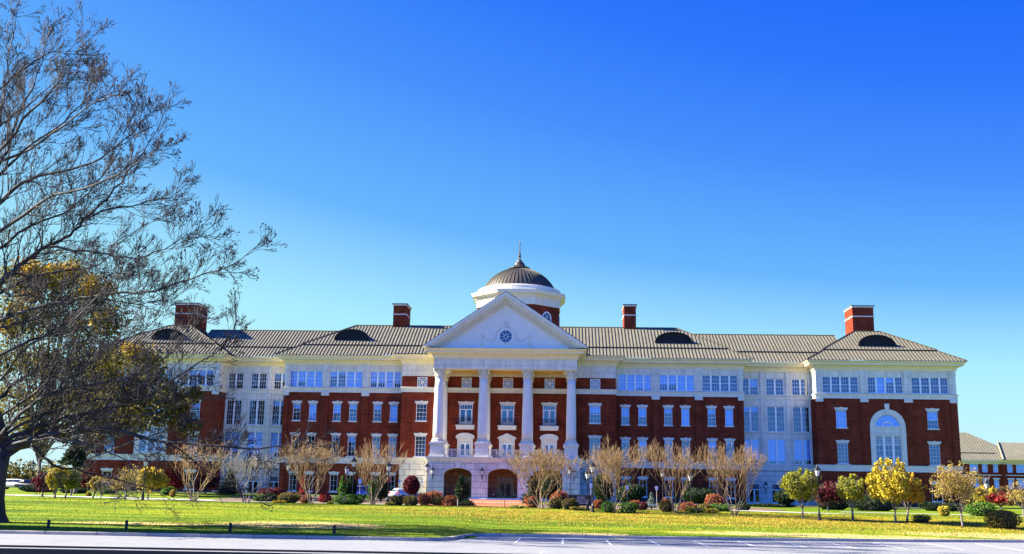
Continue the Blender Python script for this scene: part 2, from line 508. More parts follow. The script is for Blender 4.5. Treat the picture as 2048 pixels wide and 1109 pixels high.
for s in (1, -1):
    bays('w', s, GW, SW, X0, X1, 0., [(21.6,22.68),(28.02,29.1),(34.45,35.19)])
    FLUSH()
    bays('p', s, GP, SP, X2, X3, 0., [(45.91,46.88),(52.42,53.5),(58.85,59.95),(65.5,66.49)])
    # flanks
    e = mx_(s, X3)
    for mb_, za, zb in ((rust,-1.2,.75),(brick,.75,5.0),(brick,5.95,15.66),(stone,16.45,19.9)):
        flank(mb_, e, 0, BACK+6, za, zb)
        flank(mb_, mx_(s, X2), 0, RY, za, zb)
        flank(mb_, mx_(s, X1), 0, RY, za, zb)
    FLUSH()
    flank(brick, mx_(s, X0), CY, 0, 5.9, 18.08); flank(stone, mx_(s, X0), CY, 0, 18.08, 20.); flank(rust, mx_(s, X0), CY, 0, -1.2, 5.9)
    # recessed link, all limestone
    xa, xb = mx_(s, X1), mx_(s, X2)
    PR = [(mx_(s, a), mx_(s, b)) for a, b in ((35.45,37.98),(39.25,41.86),(43.15,45.65))]
    hol = [(a, b, z0, z1) for a, b in PR for z0, z1 in ((16.36,18.85),(10.78,14.63),(5.95,9.75))]
    dr = [(mx_(s, a), mx_(s, b)) for a, b in ((36.2,37.85),(39.6,41.25),(43.3,44.95))]
    panel(stone, xa, xb, 5.3, 19.95, RY, hol)
    panel(rust, xa, xb, -1.2, 4.9, RY, [(a, b, 0, 3.05) for a, b in dr])
    for i, (a, b) in enumerate(PR):
        window(a, b, 16.36, 18.85, RY, 2, 3, 4, False, False, [0, .45 if i == 0 else 0])
        window(a, b, 10.78, 14.63, RY, 2, 3, 5, False, True, [.2 if i == 0 else 0], rail=False)
        window(a, b, 5.95, 9.75, RY, 2, 3, 5, False, False, [.9 if i == 1 else .85], rail=False)
    for a, b in ((38.3,38.95),(42.2,42.85)):
        a, b = sorted((mx_(s, a), mx_(s, b)))
        stone.box(a, b, RY-.14, RY+.02, 5.3, 19.9)
    for a, b in dr:
        a, b = sorted((a, b))
        f = MB(); f.box(a, b, RY+.1, RY+.2, 2.95, 3.05); f.box(a, a+.1, RY+.1, RY+.2, 0, 2.95); f.box(b-.1, b, RY+.1, RY+.2, 0, 2.95)
        c = (a+b)/2
        f.box(a+.1, b-.1, RY+.1, RY+.2, 2.1, 2.22)
        f.box(c-.12, c+.12, RY+.11, RY+.19, 0, 2.1); f.box(a+.1, c-.12, RY+.11, RY+.19, 0, .35); f.box(c+.12, b-.1, RY+.11, RY+.19, 0, .35)
        for k in range(1, 6):
            x = a+(b-a)*k/6
            f.box(x-.02, x+.02, RY+.12, RY+.17, 2.22, 2.95)
        d = f.build('glazed_door', WHITE, BLD)
        MB().quad((a, RY+.18, 0), (b, RY+.18, 0), (b, RY+.18, 3.0), (a, RY+.18, 3.0)).build('pane', GLASS, d)
FLUSH()
# central block
def cpan(mb, za, zb, holes): panel(mb, mx_(-1, X0), X0, za, zb, CY, holes)
LATX = (-6.2, 0.02, 6.25)
SCN = [(-13.68,-12.1),(12.2,13.8)]
cpan(brick, 16.45, 18.08, [(x-.75, x+.75, 16.45, 17.92) for x in (-12.88,13.03)+LATX])
cpan(stone, 18.08, 20.0, [])
cpan(brick, 5.9, 15.66, [(a, b, 11.4, 13.93) for a, b in SCN]+[(a, b, 6.12, 9.17) for a, b in SCN]+[(x-1, x+1, 10.9, 13.93) for x in LATX]+[(x-.82, x+.82, 5.9, 8.35) for x in LATX])
panel(rust, mx_(-1, X0), -PFX-.4, -1.2, 5.45, CY, [(-13.58,-12.22,1.85,3.4)])
panel(rust, PFX+.4, X0, -1.2, 5.45, CY, [(12.35,13.7,1.85,3.4)])
for a, b in SCN:
    window(a, b, 11.4, 13.93, CY, 1, 3, 4, True, True, [.42 if a > 0 else 0])
    window(a, b, 6.12, 9.17, CY, 1, 3, 5, True, False, [0], rail=False)
    stone.box(a-.2, b+.2, CY-.17, CY+.1, 5.95, 6.118)
for x in (-12.88, 13.03)+LATX: lattice(x, 17.17, .74, CY)
for x in (-12.9, 13.03): lattice(x, 2.62, .68, CY)
# french doors, balconies and door surrounds behind the columns
for i, x in enumerate(LATX):
    f = MB(); y = CY+.08
    f.box(x-1, x+1, y, y+.12, 13.83, 13.93); f.box(x-1, x-.88, y, y+.12, 10.9, 13.83); f.box(x+.88, x+1, y, y+.12, 10.9, 13.83)
    f.box(x-.88, x+.88, y, y+.12, 13.12, 13.24)
    f.box(x-.14, x+.14, y+.002, y+.11, 10.9, 13.12)
    for q in (-1, 1): f.box(x+q*.14, x+q*.88, y+.003, y+.11, 10.9, 11.35); f.box(x+q*.78, x+q*.88, y+.003, y+.11, 11.35, 13.12)
    for k in range(1, 5): f.box(x-1+.4*k-.015, x-1+.4*k+.015, y+.03, y+.07, 13.24, 13.83)
    w = f.build('french_door', WHITE, BLD)
    MB().quad((x-1, y+.1, 10.9), (x+1, y+.1, 10.9), (x+1, y+.1, 13.9), (x-1, y+.1, 13.9)).build('pane', GLASS, w)
    MB().box(x-.05, x-.02, y-.04, y, 11.9, 12.15).box(x+.02, x+.05, y-.04, y, 11.9, 12.15).build('handle', BLACKM, w)
    lintel(w, x-1, x+1, 13.93, CY)
    b = MB(); b.box(x-1.34, x+1.34, CY-.75, CY+.02, 10.2, 10.66); b.box(x-1.42, x+1.42, CY-.83, CY+.02, 10.663, 10.84)
    bal = b.build('balcony', TRIM, BLD)
    r = MB()
    r.box(x-1.3, x+1.3, CY-.72, CY-.68, 11.78, 11.83); r.box(x-1.3, x+1.3, CY-.72, CY-.68, 10.92, 10.95)
    for q in (-1.3, 1.26): r.box(x+q, x+q+.04, CY-.68, CY-.02, 11.78, 11.83); r.box(x+q, x+q+.04, CY-.68, CY-.02, 10.92, 10.95)
    k = -1.3
    while k <= 1.29:
        r.box(x+k, x+k+.028, CY-.712, CY-.688, 10.845, 11.78); k += .11
    for q in (-1.29, 1.27):
        for j in range(1, 6): r.box(x+q, x+q+.025, CY-.72+.11*j, CY-.695+.11*j, 10.845, 11.78)
    r.build('railing', BLACKM, bal)
    # second floor door with pedimented surround
    f = MB()
    f.box(x-.82, x+.82, y, y+.12, 8.24, 8.35); f.box(x-.82, x-.72, y, y+.12, 5.95, 8.24); f.box(x+.72, x+.82, y, y+.12, 5.95, 8.24)
    f.box(x-.13, x+.13, y+.002, y+.11, 5.95, 8.24)
    for q in (-1, 1): f.box(x+q*.13, x+q*.72, y+.003, y+.11, 5.95, 6.5); f.box(x+q*.13, x+q*.72, y+.003, y+.11, 8.05, 8.24); f.box(x+q*.62, x+q*.72, y+.003, y+.11, 6.5, 8.05)
    w = f.build('double_door', WHITE, BLD)
    MB().quad((x-.82, y+.1, 5.95), (x+.82, y+.1, 5.95), (x+.82, y+.1, 8.3), (x-.82, y+.1, 8.3)).build('pane', GLASS, w)
    g = MB()
    for q in (-1, 1): g.box(x+q*.82, x+q*1.16, CY-.2, CY+.05, 5.95, 8.75)
    g.box(x-.82, x+.82, CY-.18, CY+.05, 8.35, 8.75)
    g.box(x-1.26, x+1.26, CY-.34, CY+.02, 8.753, 8.95)
    if i == 1:
        g.prism([(x-1.4, CY-.4, 8.953), (x+1.4, CY-.4, 8.953), (x+1.4, CY-.4, 9.08), (x, CY-.4, 9.72), (x-1.4, CY-.4, 9.08)], (0, .41, 0))
        g.prism([(x-1.0, CY-.42, 9.06), (x+1.0, CY-.42, 9.06), (x, CY-.42, 9.5)], (0, .02, 0))
    else:
        arc = [(x+1.4*cos(a)/cos(.0), CY-.4, 9.06+.64*sin(a)) for a in [pi*k/14 for k in range(15)]]
        g.prism([(x-1.4, CY-.4, 8.953), (x+1.4, CY-.4, 8.953)]+arc[:], (0, .41, 0))
    g.build('door_surround', TRIM, w)

# palladian windows of the end pavilions
def palladian(s):
    x0, x1 = sorted((mx_(s, 54.1), mx_(s, 58.3)))
    cx = (x0+x1)/2; R = (x1-x0)/2; zs = 11.55
    ar = MB(); Y = -.12
    n = 20
    ro = R+.5; ri = R-.22
    for k in range(n):
        a, b = pi*k/n, pi*(k+1)/n
        P = [(cx+ri*cos(a), zs+ri*sin(a)), (cx+ro*cos(a), zs+ro*sin(a)), (cx+ro*cos(b), zs+ro*sin(b)), (cx+ri*cos(b), zs+ri*sin(b))]
        ar.prism([(p[0], Y, p[1]) for p in P], (0, .35, 0))
        # brick spandrel behind the ring
        xa, xb = cx+R*cos(a), cx+R*cos(b)
        za, zb_ = zs+R*sin(a), zs+R*sin(b)
        brick.prism([(xa, 0, za), (xa, 0, 13.75), (xb, 0, 13.75), (xb, 0, zb_)], (0, .2, 0)) if zb_ < 13.75 else None
    for q in (-1, 1):
        ar.box(cx+q*(R-.22), cx+q*ro, Y, .2, 5.96, zs)
    ar.box(cx-ri, cx+ri, -.02, .22, 10.42, 11.5)          # stone panel
    ar.box(cx-ro-.05, cx+ro+.05, Y-.06, .1, 10.3, 10.46)
    ar.box(cx-ri, cx+ri, Y-.03, .1, 11.44, 11.6)
    for q in (-1.1, 0, 1.1): ar.box(cx+q-.4, cx+q+.4, -.07, -.02, 10.6, 11.3)
    ar.prism([(cx-.22, Y-.12, zs+ri-.02), (cx+.22, Y-.12, zs+ri-.02), (cx+.36, Y-.12, 14.95), (cx-.36, Y-.12, 14.95)], (0, .2, 0))
    ar.box(cx-R-.3, cx+R+.3, Y-.1, .1, 5.955, 6.35)
    wn = MB(); y = .06
    rr = ri-.0
    def ring(r0, r1, ya, yb):
        for k in range(n):
            a, b = pi*k/n, pi*(k+1)/n
            wn.prism([(cx+r0*cos(a), ya, zs+.06+r0*sin(a)), (cx+r1*cos(a), ya, zs+.06+r1*sin(a)), (cx+r1*cos(b), ya, zs+.06+r1*sin(b)), (cx+r0*cos(b), ya, zs+.06+r0*sin(b))], (0, yb-ya, 0))
    ring(rr-.14, rr, y, y+.12); ring(.6, .78, y, y+.12)
    for q in (-1, 1): pass
    for a in (.0, .52, 1.05, pi/2, pi-1.05, pi-.52, pi):
        wn.tube([(cx+.78*cos(a), y+.05, zs+.1+.78*sin(a)), (cx+(rr-.1)*cos(a), y+.05, zs+.1+(rr-.1)*sin(a))], .028, 4)
    wn.box(cx-rr, cx+rr, y+.002, y+.118, zs+.05, zs+.15)
    wn.box(cx-.02, cx+.02, y+.03, y+.07, zs+.15, zs+.7)
    # three lights below
    xa, xb = cx-ri+.02, cx+ri-.02
    W = (xb-xa-2*.26)/3
    wn.box(xa, xb, y+.001, y+.119, 10.2, 10.3); wn.box(xa, xb, y+.001, y+.119, 6.35, 6.46)
    for i in range(3):
        a = xa+i*(W+.26); b = a+W
        wn.box(a-(.26 if i else 0), a+.06, y, y+.12, 6.46, 10.2)
        if i == 2: wn.box(b-.06, b, y, y+.12, 6.46, 10.2)
        wn.box((a+b)/2-.018, (a+b)/2+.018, y+.03, y+.07, 6.46, 8.9)
        for z in (7.25, 8.1): wn.box(a, b, y+.032, y+.068, z-.018, z+.018)
        wn.box(a, b, y+.02, y+.1, 8.86, 8.96)
        for ix in range(2):
            for iz in range(2):
                qx = a+W*(.27+.46*ix); qz = 9.28+.6*iz
                wn.tube([(qx+.17*cos(t), y+.05, qz+.19*sin(t)) for t in [2*pi*k/8+pi/8 for k in range(9)]], .038, 4)
                wn.tube([(qx-.24, y+.05, qz-.27), (qx-.12, y+.05, qz-.13)], .03, 4); wn.tube([(qx+.24, y+.05, qz-.27), (qx+.12, y+.05, qz-.13)], .03, 4)
                wn.tube([(qx-.24, y+.05, qz+.27), (qx-.12, y+.05, qz+.13)], .03, 4); wn.tube([(qx+.24, y+.05, qz+.27), (qx+.12, y+.05, qz+.13)], .03, 4)
    w = wn.build('arched_window', WHITE, BLD)
    ar.build('arch_surround', TRIM, w)
    p = MB()
    arc = [(cx+rr*cos(a), y+.09, zs+rr*sin(a)) for a in [pi*k/16 for k in range(17)]]
    p.poly(arc); p.quad((xa, y+.09, 6.3), (xb, y+.09, 6.3), (xb, y+.09, 10.3), (xa, y+.09, 10.3))
    p.build('pane', GLASS, w)
    b = MB(); arc = [(cx+(rr-.1)*cos(a), y+.2, zs+(rr-.1)*sin(a)) for a in [pi*k/16 for k in range(17)]]
    b.poly(arc); b.build('blind', BLIND, w)
FLUSH(); palladian(1); FLUSH(); palladian(-1); FLUSH()

# continuous belts, frieze and cornice
def PATH():
    R = [(X3, BACK+6), (X3, 0), (X2, 0), (X2, RY), (X1, RY), (X1, 0), (X0, 0), (X0, CY)]
    Lf = [(mx_(-1, x), y) for x, y in R]
    return Lf, R[::-1]
PL, PR_ = PATH()
def sweep(mb, path, prof):
    P = [Vector((a, b)) for a, b in path]
    n = len(P); rows = []
    for i in range(n):
        if i == 0: d1 = d2 = (P[1]-P[0]).normalized()
        elif i == n-1: d1 = d2 = (P[-1]-P[-2]).normalized()
        else: d1 = (P[i]-P[i-1]).normalized(); d2 = (P[i+1]-P[i]).normalized()
        n1 = Vector((d1.y, -d1.x)); n2 = Vector((d2.y, -d2.x))
        m = (n1+n2); m.normalize()
        k = 1/max(.3, m.dot(n1))
        rows.append([(P[i].x+m.x*o*k, P[i].y+m.y*o*k, z) for o, z in prof])
    vs = [v for r in rows for v in r]; m = len(prof); fs = []
    for i in range(n-1):
        for j in range(m-1):
            fs.append((i*m+j, (i+1)*m+j, (i+1)*m+j+1, i*m+j+1))
    mb.add(vs, fs)
CORN = [(-.05,19.86),(.14,19.86),(.14,20.02),(.2,20.08),(.2,20.2),(.34,20.36),(.42,20.4),(.42,20.48),(.98,20.62),(1.02,20.62),(1.02,20.86),(1.1,20.9),(1.32,21.1),(1.38,21.14),(1.38,21.22),(-.3,21.3)]
CREAM = mat('cream_bounce_cornice', (.80,.68,.42), .7, var=(.74,.62,.38), vscale=1.2)  # cream paint, with the warm bounce light also put into its colour
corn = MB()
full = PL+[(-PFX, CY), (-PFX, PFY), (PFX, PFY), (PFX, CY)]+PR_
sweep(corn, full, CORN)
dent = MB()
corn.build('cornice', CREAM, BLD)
belt4 = [(-.05,15.662),(.1,15.662),(.1,16.1),(.14,16.13),(.22,16.25),(.22,16.38),(-.05,16.448)]
belt2 = [(-.05,5.002),(.12,5.002),(.12,5.4),(.16,5.43),(.16,5.75),(.24,5.82),(.24,5.9),(-.05,5.948)]
b4 = MB(); sweep(b4, PL+[(0, CY)], belt4); sweep(b4, [(0, CY)]+PR_, belt4); b4.build('string_course', TRIM, BLD)
b2 = MB(); sweep(b2, PL[:-1]+[(mx_(-1, X0), -.0)], belt2)
sweep(b2, [(mx_(-1, X0), 0), (mx_(-1, X0), CY), (-PFX-.4, CY)], [(-.05,5.452),(.14,5.452),(.14,5.7),(.3,5.86),(.3,5.94),(-.05,5.948)])
b2.build('string_course', TRIM, BLD); b2 = MB(); sweep(b2, [(X0, 0)]+PR_[1:], belt2)
sweep(b2, [(PFX+.4, CY), (X0, CY), (X0, 0)], [(-.05,5.452),(.14,5.452),(.14,5.7),(.3,5.86),(.3,5.94),(-.05,5.948)])
b2.build('string_course', TRIM, BLD)

# portico base with arches
FX = 10.65; FY = -9.6; ARC = [(-8.42,-4.45), (-2.2,2.0), (4.1,8.25)]
def arch_z(c, hw, x, zs=3.45, rise=.95):
    t = max(-1, min(1, (x-c)/hw)); return zs + rise*sqrt(max(0, 1-t*t))
xs = -FX
for (a, b) in ARC:
    rust.quad((xs, FY, -1.2), (a, FY, -1.2), (a, FY, 5.3), (xs, FY, 5.3))
    c, hw = (a+b)/2, (b-a)/2; n = 18
    for k in range(n):
        t0, t1 = pi-pi*k/n, pi-pi*(k+1)/n
        p, q = c+hw*cos(t0), c+hw*cos(t1)
        zp, zq = 3.45+.95*sin(t0), 3.45+.95*sin(t1)
        rust.quad((p, FY, zp), (q, FY, zq), (q, FY, 5.3), (p, FY, 5.3))
        rust.quad((p, FY, zp), (p, FY+1.0, zp), (q, FY+1.0, zq), (q, FY, zq))
    rust.quad((a, FY, -.2), (a, FY, 3.45), (a, FY+1, 3.45), (a, FY+1, -.2)); rust.quad((b, FY, -.2), (b, FY+1, -.2), (b, FY+1, 3.45), (b, FY, 3.45))
    xs = b
rust.quad((xs, FY, -1.2), (FX, FY, -1.2), (FX, FY, 5.3), (xs, FY, 5.3))
for sx in (-FX, FX):
    rust.quad((sx, FY, -1.2), (sx, CY, -1.2), (sx, CY, 5.3), (sx, FY, 5.3))
keys = MB()
for (a, b) in ARC:
    c = (a+b)/2
    keys.prism([(c-.28, FY-.06, 4.42), (c+.28, FY-.06, 4.42), (c+.42, FY-.06, 5.2), (c-.42, FY-.06, 5.2)], (0, .1, 0))
    # thin archivolt edge
    pts = [(c+(b-a)/2*1.02*cos(t), FY-.01, 3.45+.98*sin(t)) for t in [pi*k/18 for k in range(19)]]
    keys.tube([pts[0][:2]+(0.3,)]+pts+[pts[-1][:2]+(0.3,)], .05, 4)
keys.build('keystone', TRIM, BLD)
led = MB(); sweep(led, [(-FX, CY), (-FX, FY), (FX, FY), (FX, CY)], [(0,5.3),(.12,5.32),(.14,5.5),(.32,5.7),(.38,5.76),(.38,5.93),(-.2,5.95)])
led.box(-FX+.02, FX-.02, FY+.05, CY, 5.6, 5.935)
led.build('portico_floor', TRIM, BLD)
# porch interior
pin = MB()
pin.quad((-FX+.01, CY-2.2, -.2), (FX-.01, CY-2.2, -.2), (FX-.01, CY-2.2, 5.6), (-FX+.01, CY-2.2, 5.6))
for x in (-3.3, 3.1): pin.box(x-.5, x+.5, FY+1.0, CY-2.2, -.2, 5.59)
pin.quad((-FX+.4, FY+1, -.2), (-FX+.4, CY-2.2, -.2), (-FX+.4, CY-2.2, 5.6), (-FX+.4, FY+1, 5.6)); pin.quad((FX-.4, FY+1, -.2), (FX-.4, CY-2.2, -.2), (FX-.4, CY-2.2, 5.6), (FX-.4, FY+1, 5.6))
pin.build('porch_wall', masonry('porch_stone', (.50,.24,.11), (.44,.20,.09), (.2,.09,.05), 1.3, .8, .03, .2), BLD)
MB().box(-FX+.4, FX-.4, FY+.02, CY-2.2, -.4, .34).build('porch_floor', TRIM, BLD)
st = MB()
st.box(-4.6, 4.4, FY-.9, FY-.003, -.5, .16); st.box(-4.6, 4.4, FY-.45, FY-.003, .163, .30)
st.build('entrance_steps', TRIM, BLD)
for c, wd in ((-5.05, .85), (.0, .9), (6.2, .85)):
    y = CY-2.28
    f = MB()
    f.box(c-wd-.35, c-wd, y-.1, y+.05, .34, 3.35); f.box(c+wd, c+wd+.35, y-.1, y+.05, .34, 3.35); f.box(c-wd, c+wd, y-.1, y+.05, 3.2, 3.35)
    f.box(c-wd, c+wd, y-.05, y+.04, 2.55, 2.7)
    f.box(c-.16, c+.16, y-.05, y+.04, .34, 2.55)
    for q in (-1, 1): f.box(c+q*wd, c+q*(wd-.16), y-.05, y+.04, .34, 2.55); f.box(c+q*.16, c+q*(wd-.16), y-.049, y+.04, .34, .6); f.box(c+q*.16, c+q*(wd-.16), y-.049, y+.04, 2.4, 2.55)
    d = f.build('entrance_door', DOORGOLD, BLD)
    g = MB()
    for k in range(7): x = c-wd+.06+k*(2*wd-.12)/6; g.box(x-.035, x+.035, y-.03, y+.02, 2.72, 3.18)
    g.build('transom_bars', WHITE, d)
    MB().quad((c-wd, y+.03, .34), (c+wd, y+.03, .34), (c+wd, y+.03, 3.2), (c-wd, y+.03, 3.2)).build('pane', GLASS, d)
    MB().box(c-.1, c-.06, y-.12, y-.06, 1.2, 1.7).box(c+.06, c+.1, y-.12, y-.06, 1.2, 1.7).build('handle', BLACKM, d)

# columns
def column(x, y, name):
    col = MB()
    prof = []
    r0, r1 = .71, .585
    for i in range(9):
        t = i/8
        prof.append((r0-(r0-r1)*max(0, (t-.25)/.75)**1.3, 8.5+8.55*t))
    col.lathe(prof, (x, y, 0), 28)
    o = col.build(name, STONE_SM, BLD, False)
    for p in o.data.polygons: p.use_smooth = len(p.vertices) == 4
    b = MB()
    b.box(x-.92, x+.92, y-.92, y+.92, 7.92, 8.08)
    b.lathe([(.9,8.083),(.94,8.15),(.9,8.22),(.8,8.25),(.76,8.3),(.8,8.36),(.84,8.41),(.8,8.47),(.73,8.5)], (x, y, 0), 24)
    b.build('column_base', TRIM, o)
    p = MB()
    p.box(x-1.12, x+1.12, y-1.12, y+1.12, 5.952, 6.2); p.box(x-1.04, x+1.04, y-1.04, y+1.04, 6.203, 6.36)
    p.box(x-.95, x+.95, y-.95, y+.95, 6.363, 7.6); p.box(x-.98, x+.98, y-.98, y+.98, 7.603, 7.66)
    p.box(x-.7, x+.7, y-.975, y-.951, 6.62, 7.38)
    p.box(x-1.1, x+1.1, y-1.1, y+1.1, 7.663, 7.915)
    p.build('pedestal', TRIM, o)
    # corinthian capital
    c = MB()
    c.lathe([(.56,17.05),(.63,17.08),(.60,17.13),(.56,17.16),(.58,17.6),(.68,18.05),(.86,18.2)], (x, y, 0), 20)
    for row, (z, h, r, n, off) in enumerate(((17.14,.42,.60,8,0), (17.5,.42,.64,8,pi/8))):
        for k in range(n):
            a = 2*pi*k/n+off
            ca, sa = cos(a), sin(a)
            w = .19
            pts = []
            for (rr, zz, ww) in ((r, z, w), (r+.05, z+h*.6, w*1.1), (r+.16, z+h*.95, w*.9), (r+.25, z+h*.92, w*.6), (r+.27, z+h*.78, w*.25)):
                for sg in (-1, 1):
                    pts.append((x+ca*rr-sa*ww*sg, y+sa*rr+ca*ww*sg, zz))
            c.add(pts, [(2*i, 2*i+1, 2*i+3, 2*i+2) for i in range(4)])
            c.tube([(x+ca*(r+.01), y+sa*(r+.01), z+.02), (x+ca*(r+.08), y+sa*(r+.08), z+h*.6), (x+ca*(r+.2), y+sa*(r+.2), z+h*.93)], [.035, .035, .05], 4)
    for k in range(4):
        a = pi/4+k*pi/2
        ca, sa = cos(a), sin(a)
        c.tube([(x+ca*.62, y+sa*.62, 17.7), (x+ca*.72, y+sa*.72, 18.0), (x+ca*.98, y+sa*.98, 18.2), (x+ca*1.08, y+sa*1.08, 18.12), (x+ca*1.04, y+sa*1.04, 18.0)], [.05, .06, .08, .09, .05], 6)
        b2_ = a+pi/4
        c.ball((x+cos(b2_)*.80, y+sin(b2_)*.80, 18.22), .11, 6, 4)
    # concave abacus
    ab = []
    for k in range(4):
        a = pi/4+k*pi/2
        ab.append((1.12*cos(a-.09), 1.12*sin(a-.09))); ab.append((1.12*cos(a+.09), 1.12*sin(a+.09)))
        ab.append((.86*cos(a+pi/4-.25), .86*sin(a+pi/4-.25))); ab.append((.86*cos(a+pi/4+.25), .86*sin(a+pi/4+.25)))
    c.prism([(x+p_, y+q_, 18.25) for p_, q_ in ab], (0, 0, .17))
    c.build('capital', TRIM, o)
    return o
STONE_SM = mat('limestone_column', (.72,.68,.60), .75, var=(.67,.63,.55), vscale=.8)
COLX = (-9.53, -3.15, 3.17, 9.45)
for x in COLX: column(x, -8.55, 'column')
for x in COLX: column(x, -3.35, 'column')
# balustrade between pedestals
for a, b in ((COLX[0]+1.0, COLX[1]-1.0), (COLX[1]+1.0, COLX[2]-1.0), (COLX[2]+1.0, COLX[3]-1.0)):
    r = MB(); y = -8.9
    r.box(a, b, y-.05, y+.05, 6.98, 7.06); r.box(a, b, y-.03, y+.03, 6.1, 6.15)
    n = int((b-a)/.125)
    for k in range(n+1):
        x = a+(b-a)*k/n
        r.box(x-.018, x+.018, y-.018, y+.018, 6.15, 6.98)
    for q in (.25, .5, .75):
        x = a+(b-a)*q; r.box(x-.05, x+.05, y-.045, y+.045, 5.95, 6.98)
    r.build('balustrade', RAILM if 'RAILM' in globals() else TRIM, BLD)

# entablature
en = MB()
def ringbox(mb, x, ya, yb, z0, z1, t):
    mb.box(-x, x, ya, ya+t, z0, z1)
    mb.box(-x, -x+t, ya+t+.001, yb, z0+.001, z1-.001); mb.box(x-t, x, ya+t+.001, yb, z0+.001, z1-.001)
ringbox(en, PFX, PFY, CY, 18.42, 18.8, 2.0)
ringbox(en, PFX-.0, PFY-.05, CY, 18.803, 19.1, 2.0)
ringbox(en, PFX, PFY, CY, 19.103, 20.0, 2.0)
en.build('entablature', STONE, BLD)
ce = MB()
ce.box(-PFX+2, PFX-2, PFY+2.0, CY, 19.0, 19.2)
for x in (-3.15, 3.17): ce.box(x-.6, x+.6, PFY+2.0, CY-.01, 18.43, 18.998)
ce.box(-PFX+2, -3.76, CY-1.3, CY-.01, 18.44, 18.998); ce.box(-2.54, 2.56, CY-1.3, CY-.01, 18.44, 18.998); ce.box(3.78, PFX-2, CY-1.3, CY-.01, 18.44, 18.998)
ce.build('portico_ceiling', mat('ceiling_ochre', (.62,.42,.16), .8), BLD)

# pediment
PZ = 21.3; APX = 29.45; PWX = 11.85
ped = MB()
sl = (APX-PZ-.15)/PWX
def rake(mb, o0, o1, yf, yb):
    """band parallel to the rake, between perpendicular offsets o0 (outer) and o1 (inner) below the top line"""
    k = sqrt(1+sl*sl)
    for s in (-1, 1):
        def pt(x, o): return (s*x, PZ+.15+(PWX-x)*sl-o*k)
        x_in0 = PWX-(o0*k)/sl; x_in1 = PWX-(o1*k)/sl
        pts = [(0, pt(0, o0)[1]), pt(min(PWX, x_in0 if o0 > 0 else PWX), o0 if True else 0), None]
        A = (0, PZ+.15+PWX*sl-o0*k); B = (s*x_in0 if o0 > 0 else s*PWX, PZ+.15)
        C_ = (s*x_in1, PZ+.15); D_ = (0, PZ+.15+PWX*sl-o1*k)
        P = [A, B, C_, D_]
        mb.prism([(p[0], yf, p[1]) for p in P], (0, yb-yf, 0))
rake(ped, 0, .42, -10.98, -9.2)
rake(ped, .421, .78, -10.72, -9.2)
rake(ped, .781, 1.05, -10.2, -9.2)
rake(ped, 1.051, 1.3, -9.98, -9.2)
rake(ped, 1.301, 1.55, -9.74, -9.2)
pd = ped.build('pediment', TRIM, BLD)
k_ = sqrt(1+sl*sl)
apt = PZ+.15+PWX*sl-1.5*k_
ty = MB(); ty.prism([(-PWX+1.4*k_/sl, -9.6, PZ+.1), (PWX-1.4*k_/sl, -9.6, PZ+.1), (0, -9.6, apt+.1)], (0, .3, 0))
ty.build('tympanum', STONE_SM, pd)
dn = MB()
dirv = Vector((PWX, 0, -(APX-PZ-.15))).normalized()
for s in (-1, 1):
    q = .25
    while q < 13.1:
        c = Vector((0, 0, PZ+.15+PWX*sl-1.17*k_)) + Vector((dirv.x*s, 0, dirv.z))*q
        if c.z > PZ+.25:
            d = Vector((dirv.x*s, 0, dirv.z))*.075; n_ = Vector((-dirv.z*s, 0, dirv.x))*.1
            pts = [c-d-n_, c+d-n_, c+d+n_, c-d+n_]
            dn.prism([(p.x, -10.12, p.z) for p in pts], (0, .139, 0))
        q += .3
dn.build('dentils', TRIM, pd)
# round window and garland
rwn = MB(); cz = 23.12; cyy = -9.66
rwn.tube([(.98*cos(t), cyy, cz+.98*sin(t)) for t in [2*pi*k/28 for k in range(29)]], .11, 6)
rwn.tube([(.26*cos(t), cyy+.02, cz+.26*sin(t)) for t in [2*pi*k/14 for k in range(15)]], .04, 4)
for k in range(8):
    a = pi*k/4
    rwn.tube([(.26*cos(a), cyy+.02, cz+.26*sin(a)), (.95*cos(a), cyy+.02, cz+.95*sin(a))], .032, 4)
ro_ = rwn.build('round_window', WHITE, pd)
MB().poly([(.95*cos(2*pi*k/24), -9.615, cz+.95*sin(2*pi*k/24)) for k in range(24)]).build('pane', mat('dark_glass', (.01,.03,.09), .05, spec=.8), ro_)
gar = MB()
def chain(pts, r=.125):
    for i in range(len(pts)-1):
        a, b = Vector(pts[i]), Vector(pts[i+1]); n = max(1, int((b-a).length/.19))
        for k in range(n):
            p = a+(b-a)*k/n
            gar.ball((p.x, -9.64, p.z), r*(1 if k % 2 else .75), 6, 4, (1, .7, 1))
for s in (-1, 1):
    pts = [(s*(.35+1.05*t if t < .5 else .35+1.05*t), 0, 0) for t in (0, 1)]
    ar = [(s*x, 0, z) for x, z in ((.4,24.45),(.85,24.25),(1.2,23.9),(1.4,23.45),(1.55,22.95),(1.8,22.6),(2.2,22.45),(2.6,22.6),(3.0,22.9),(3.35,23.2))]
    chain(ar)
    chain([(s*3.42, 0, 23.1), (s*3.42, 0, 21.75)], .08)
    gar.ball((s*3.38, -9.64, 23.25), .22, 8, 5, (1, .6, 1)); gar.ball((s*3.42, -9.64, 21.95), .2, 8, 5, (.9, .6, 1.3))
gar.tube([(.3*cos(t), -9.66, 24.75+.33*sin(t)) for t in [2*pi*k/12 for k in range(13)]], .09, 5)
gar.build('garland', TRIM, pd)

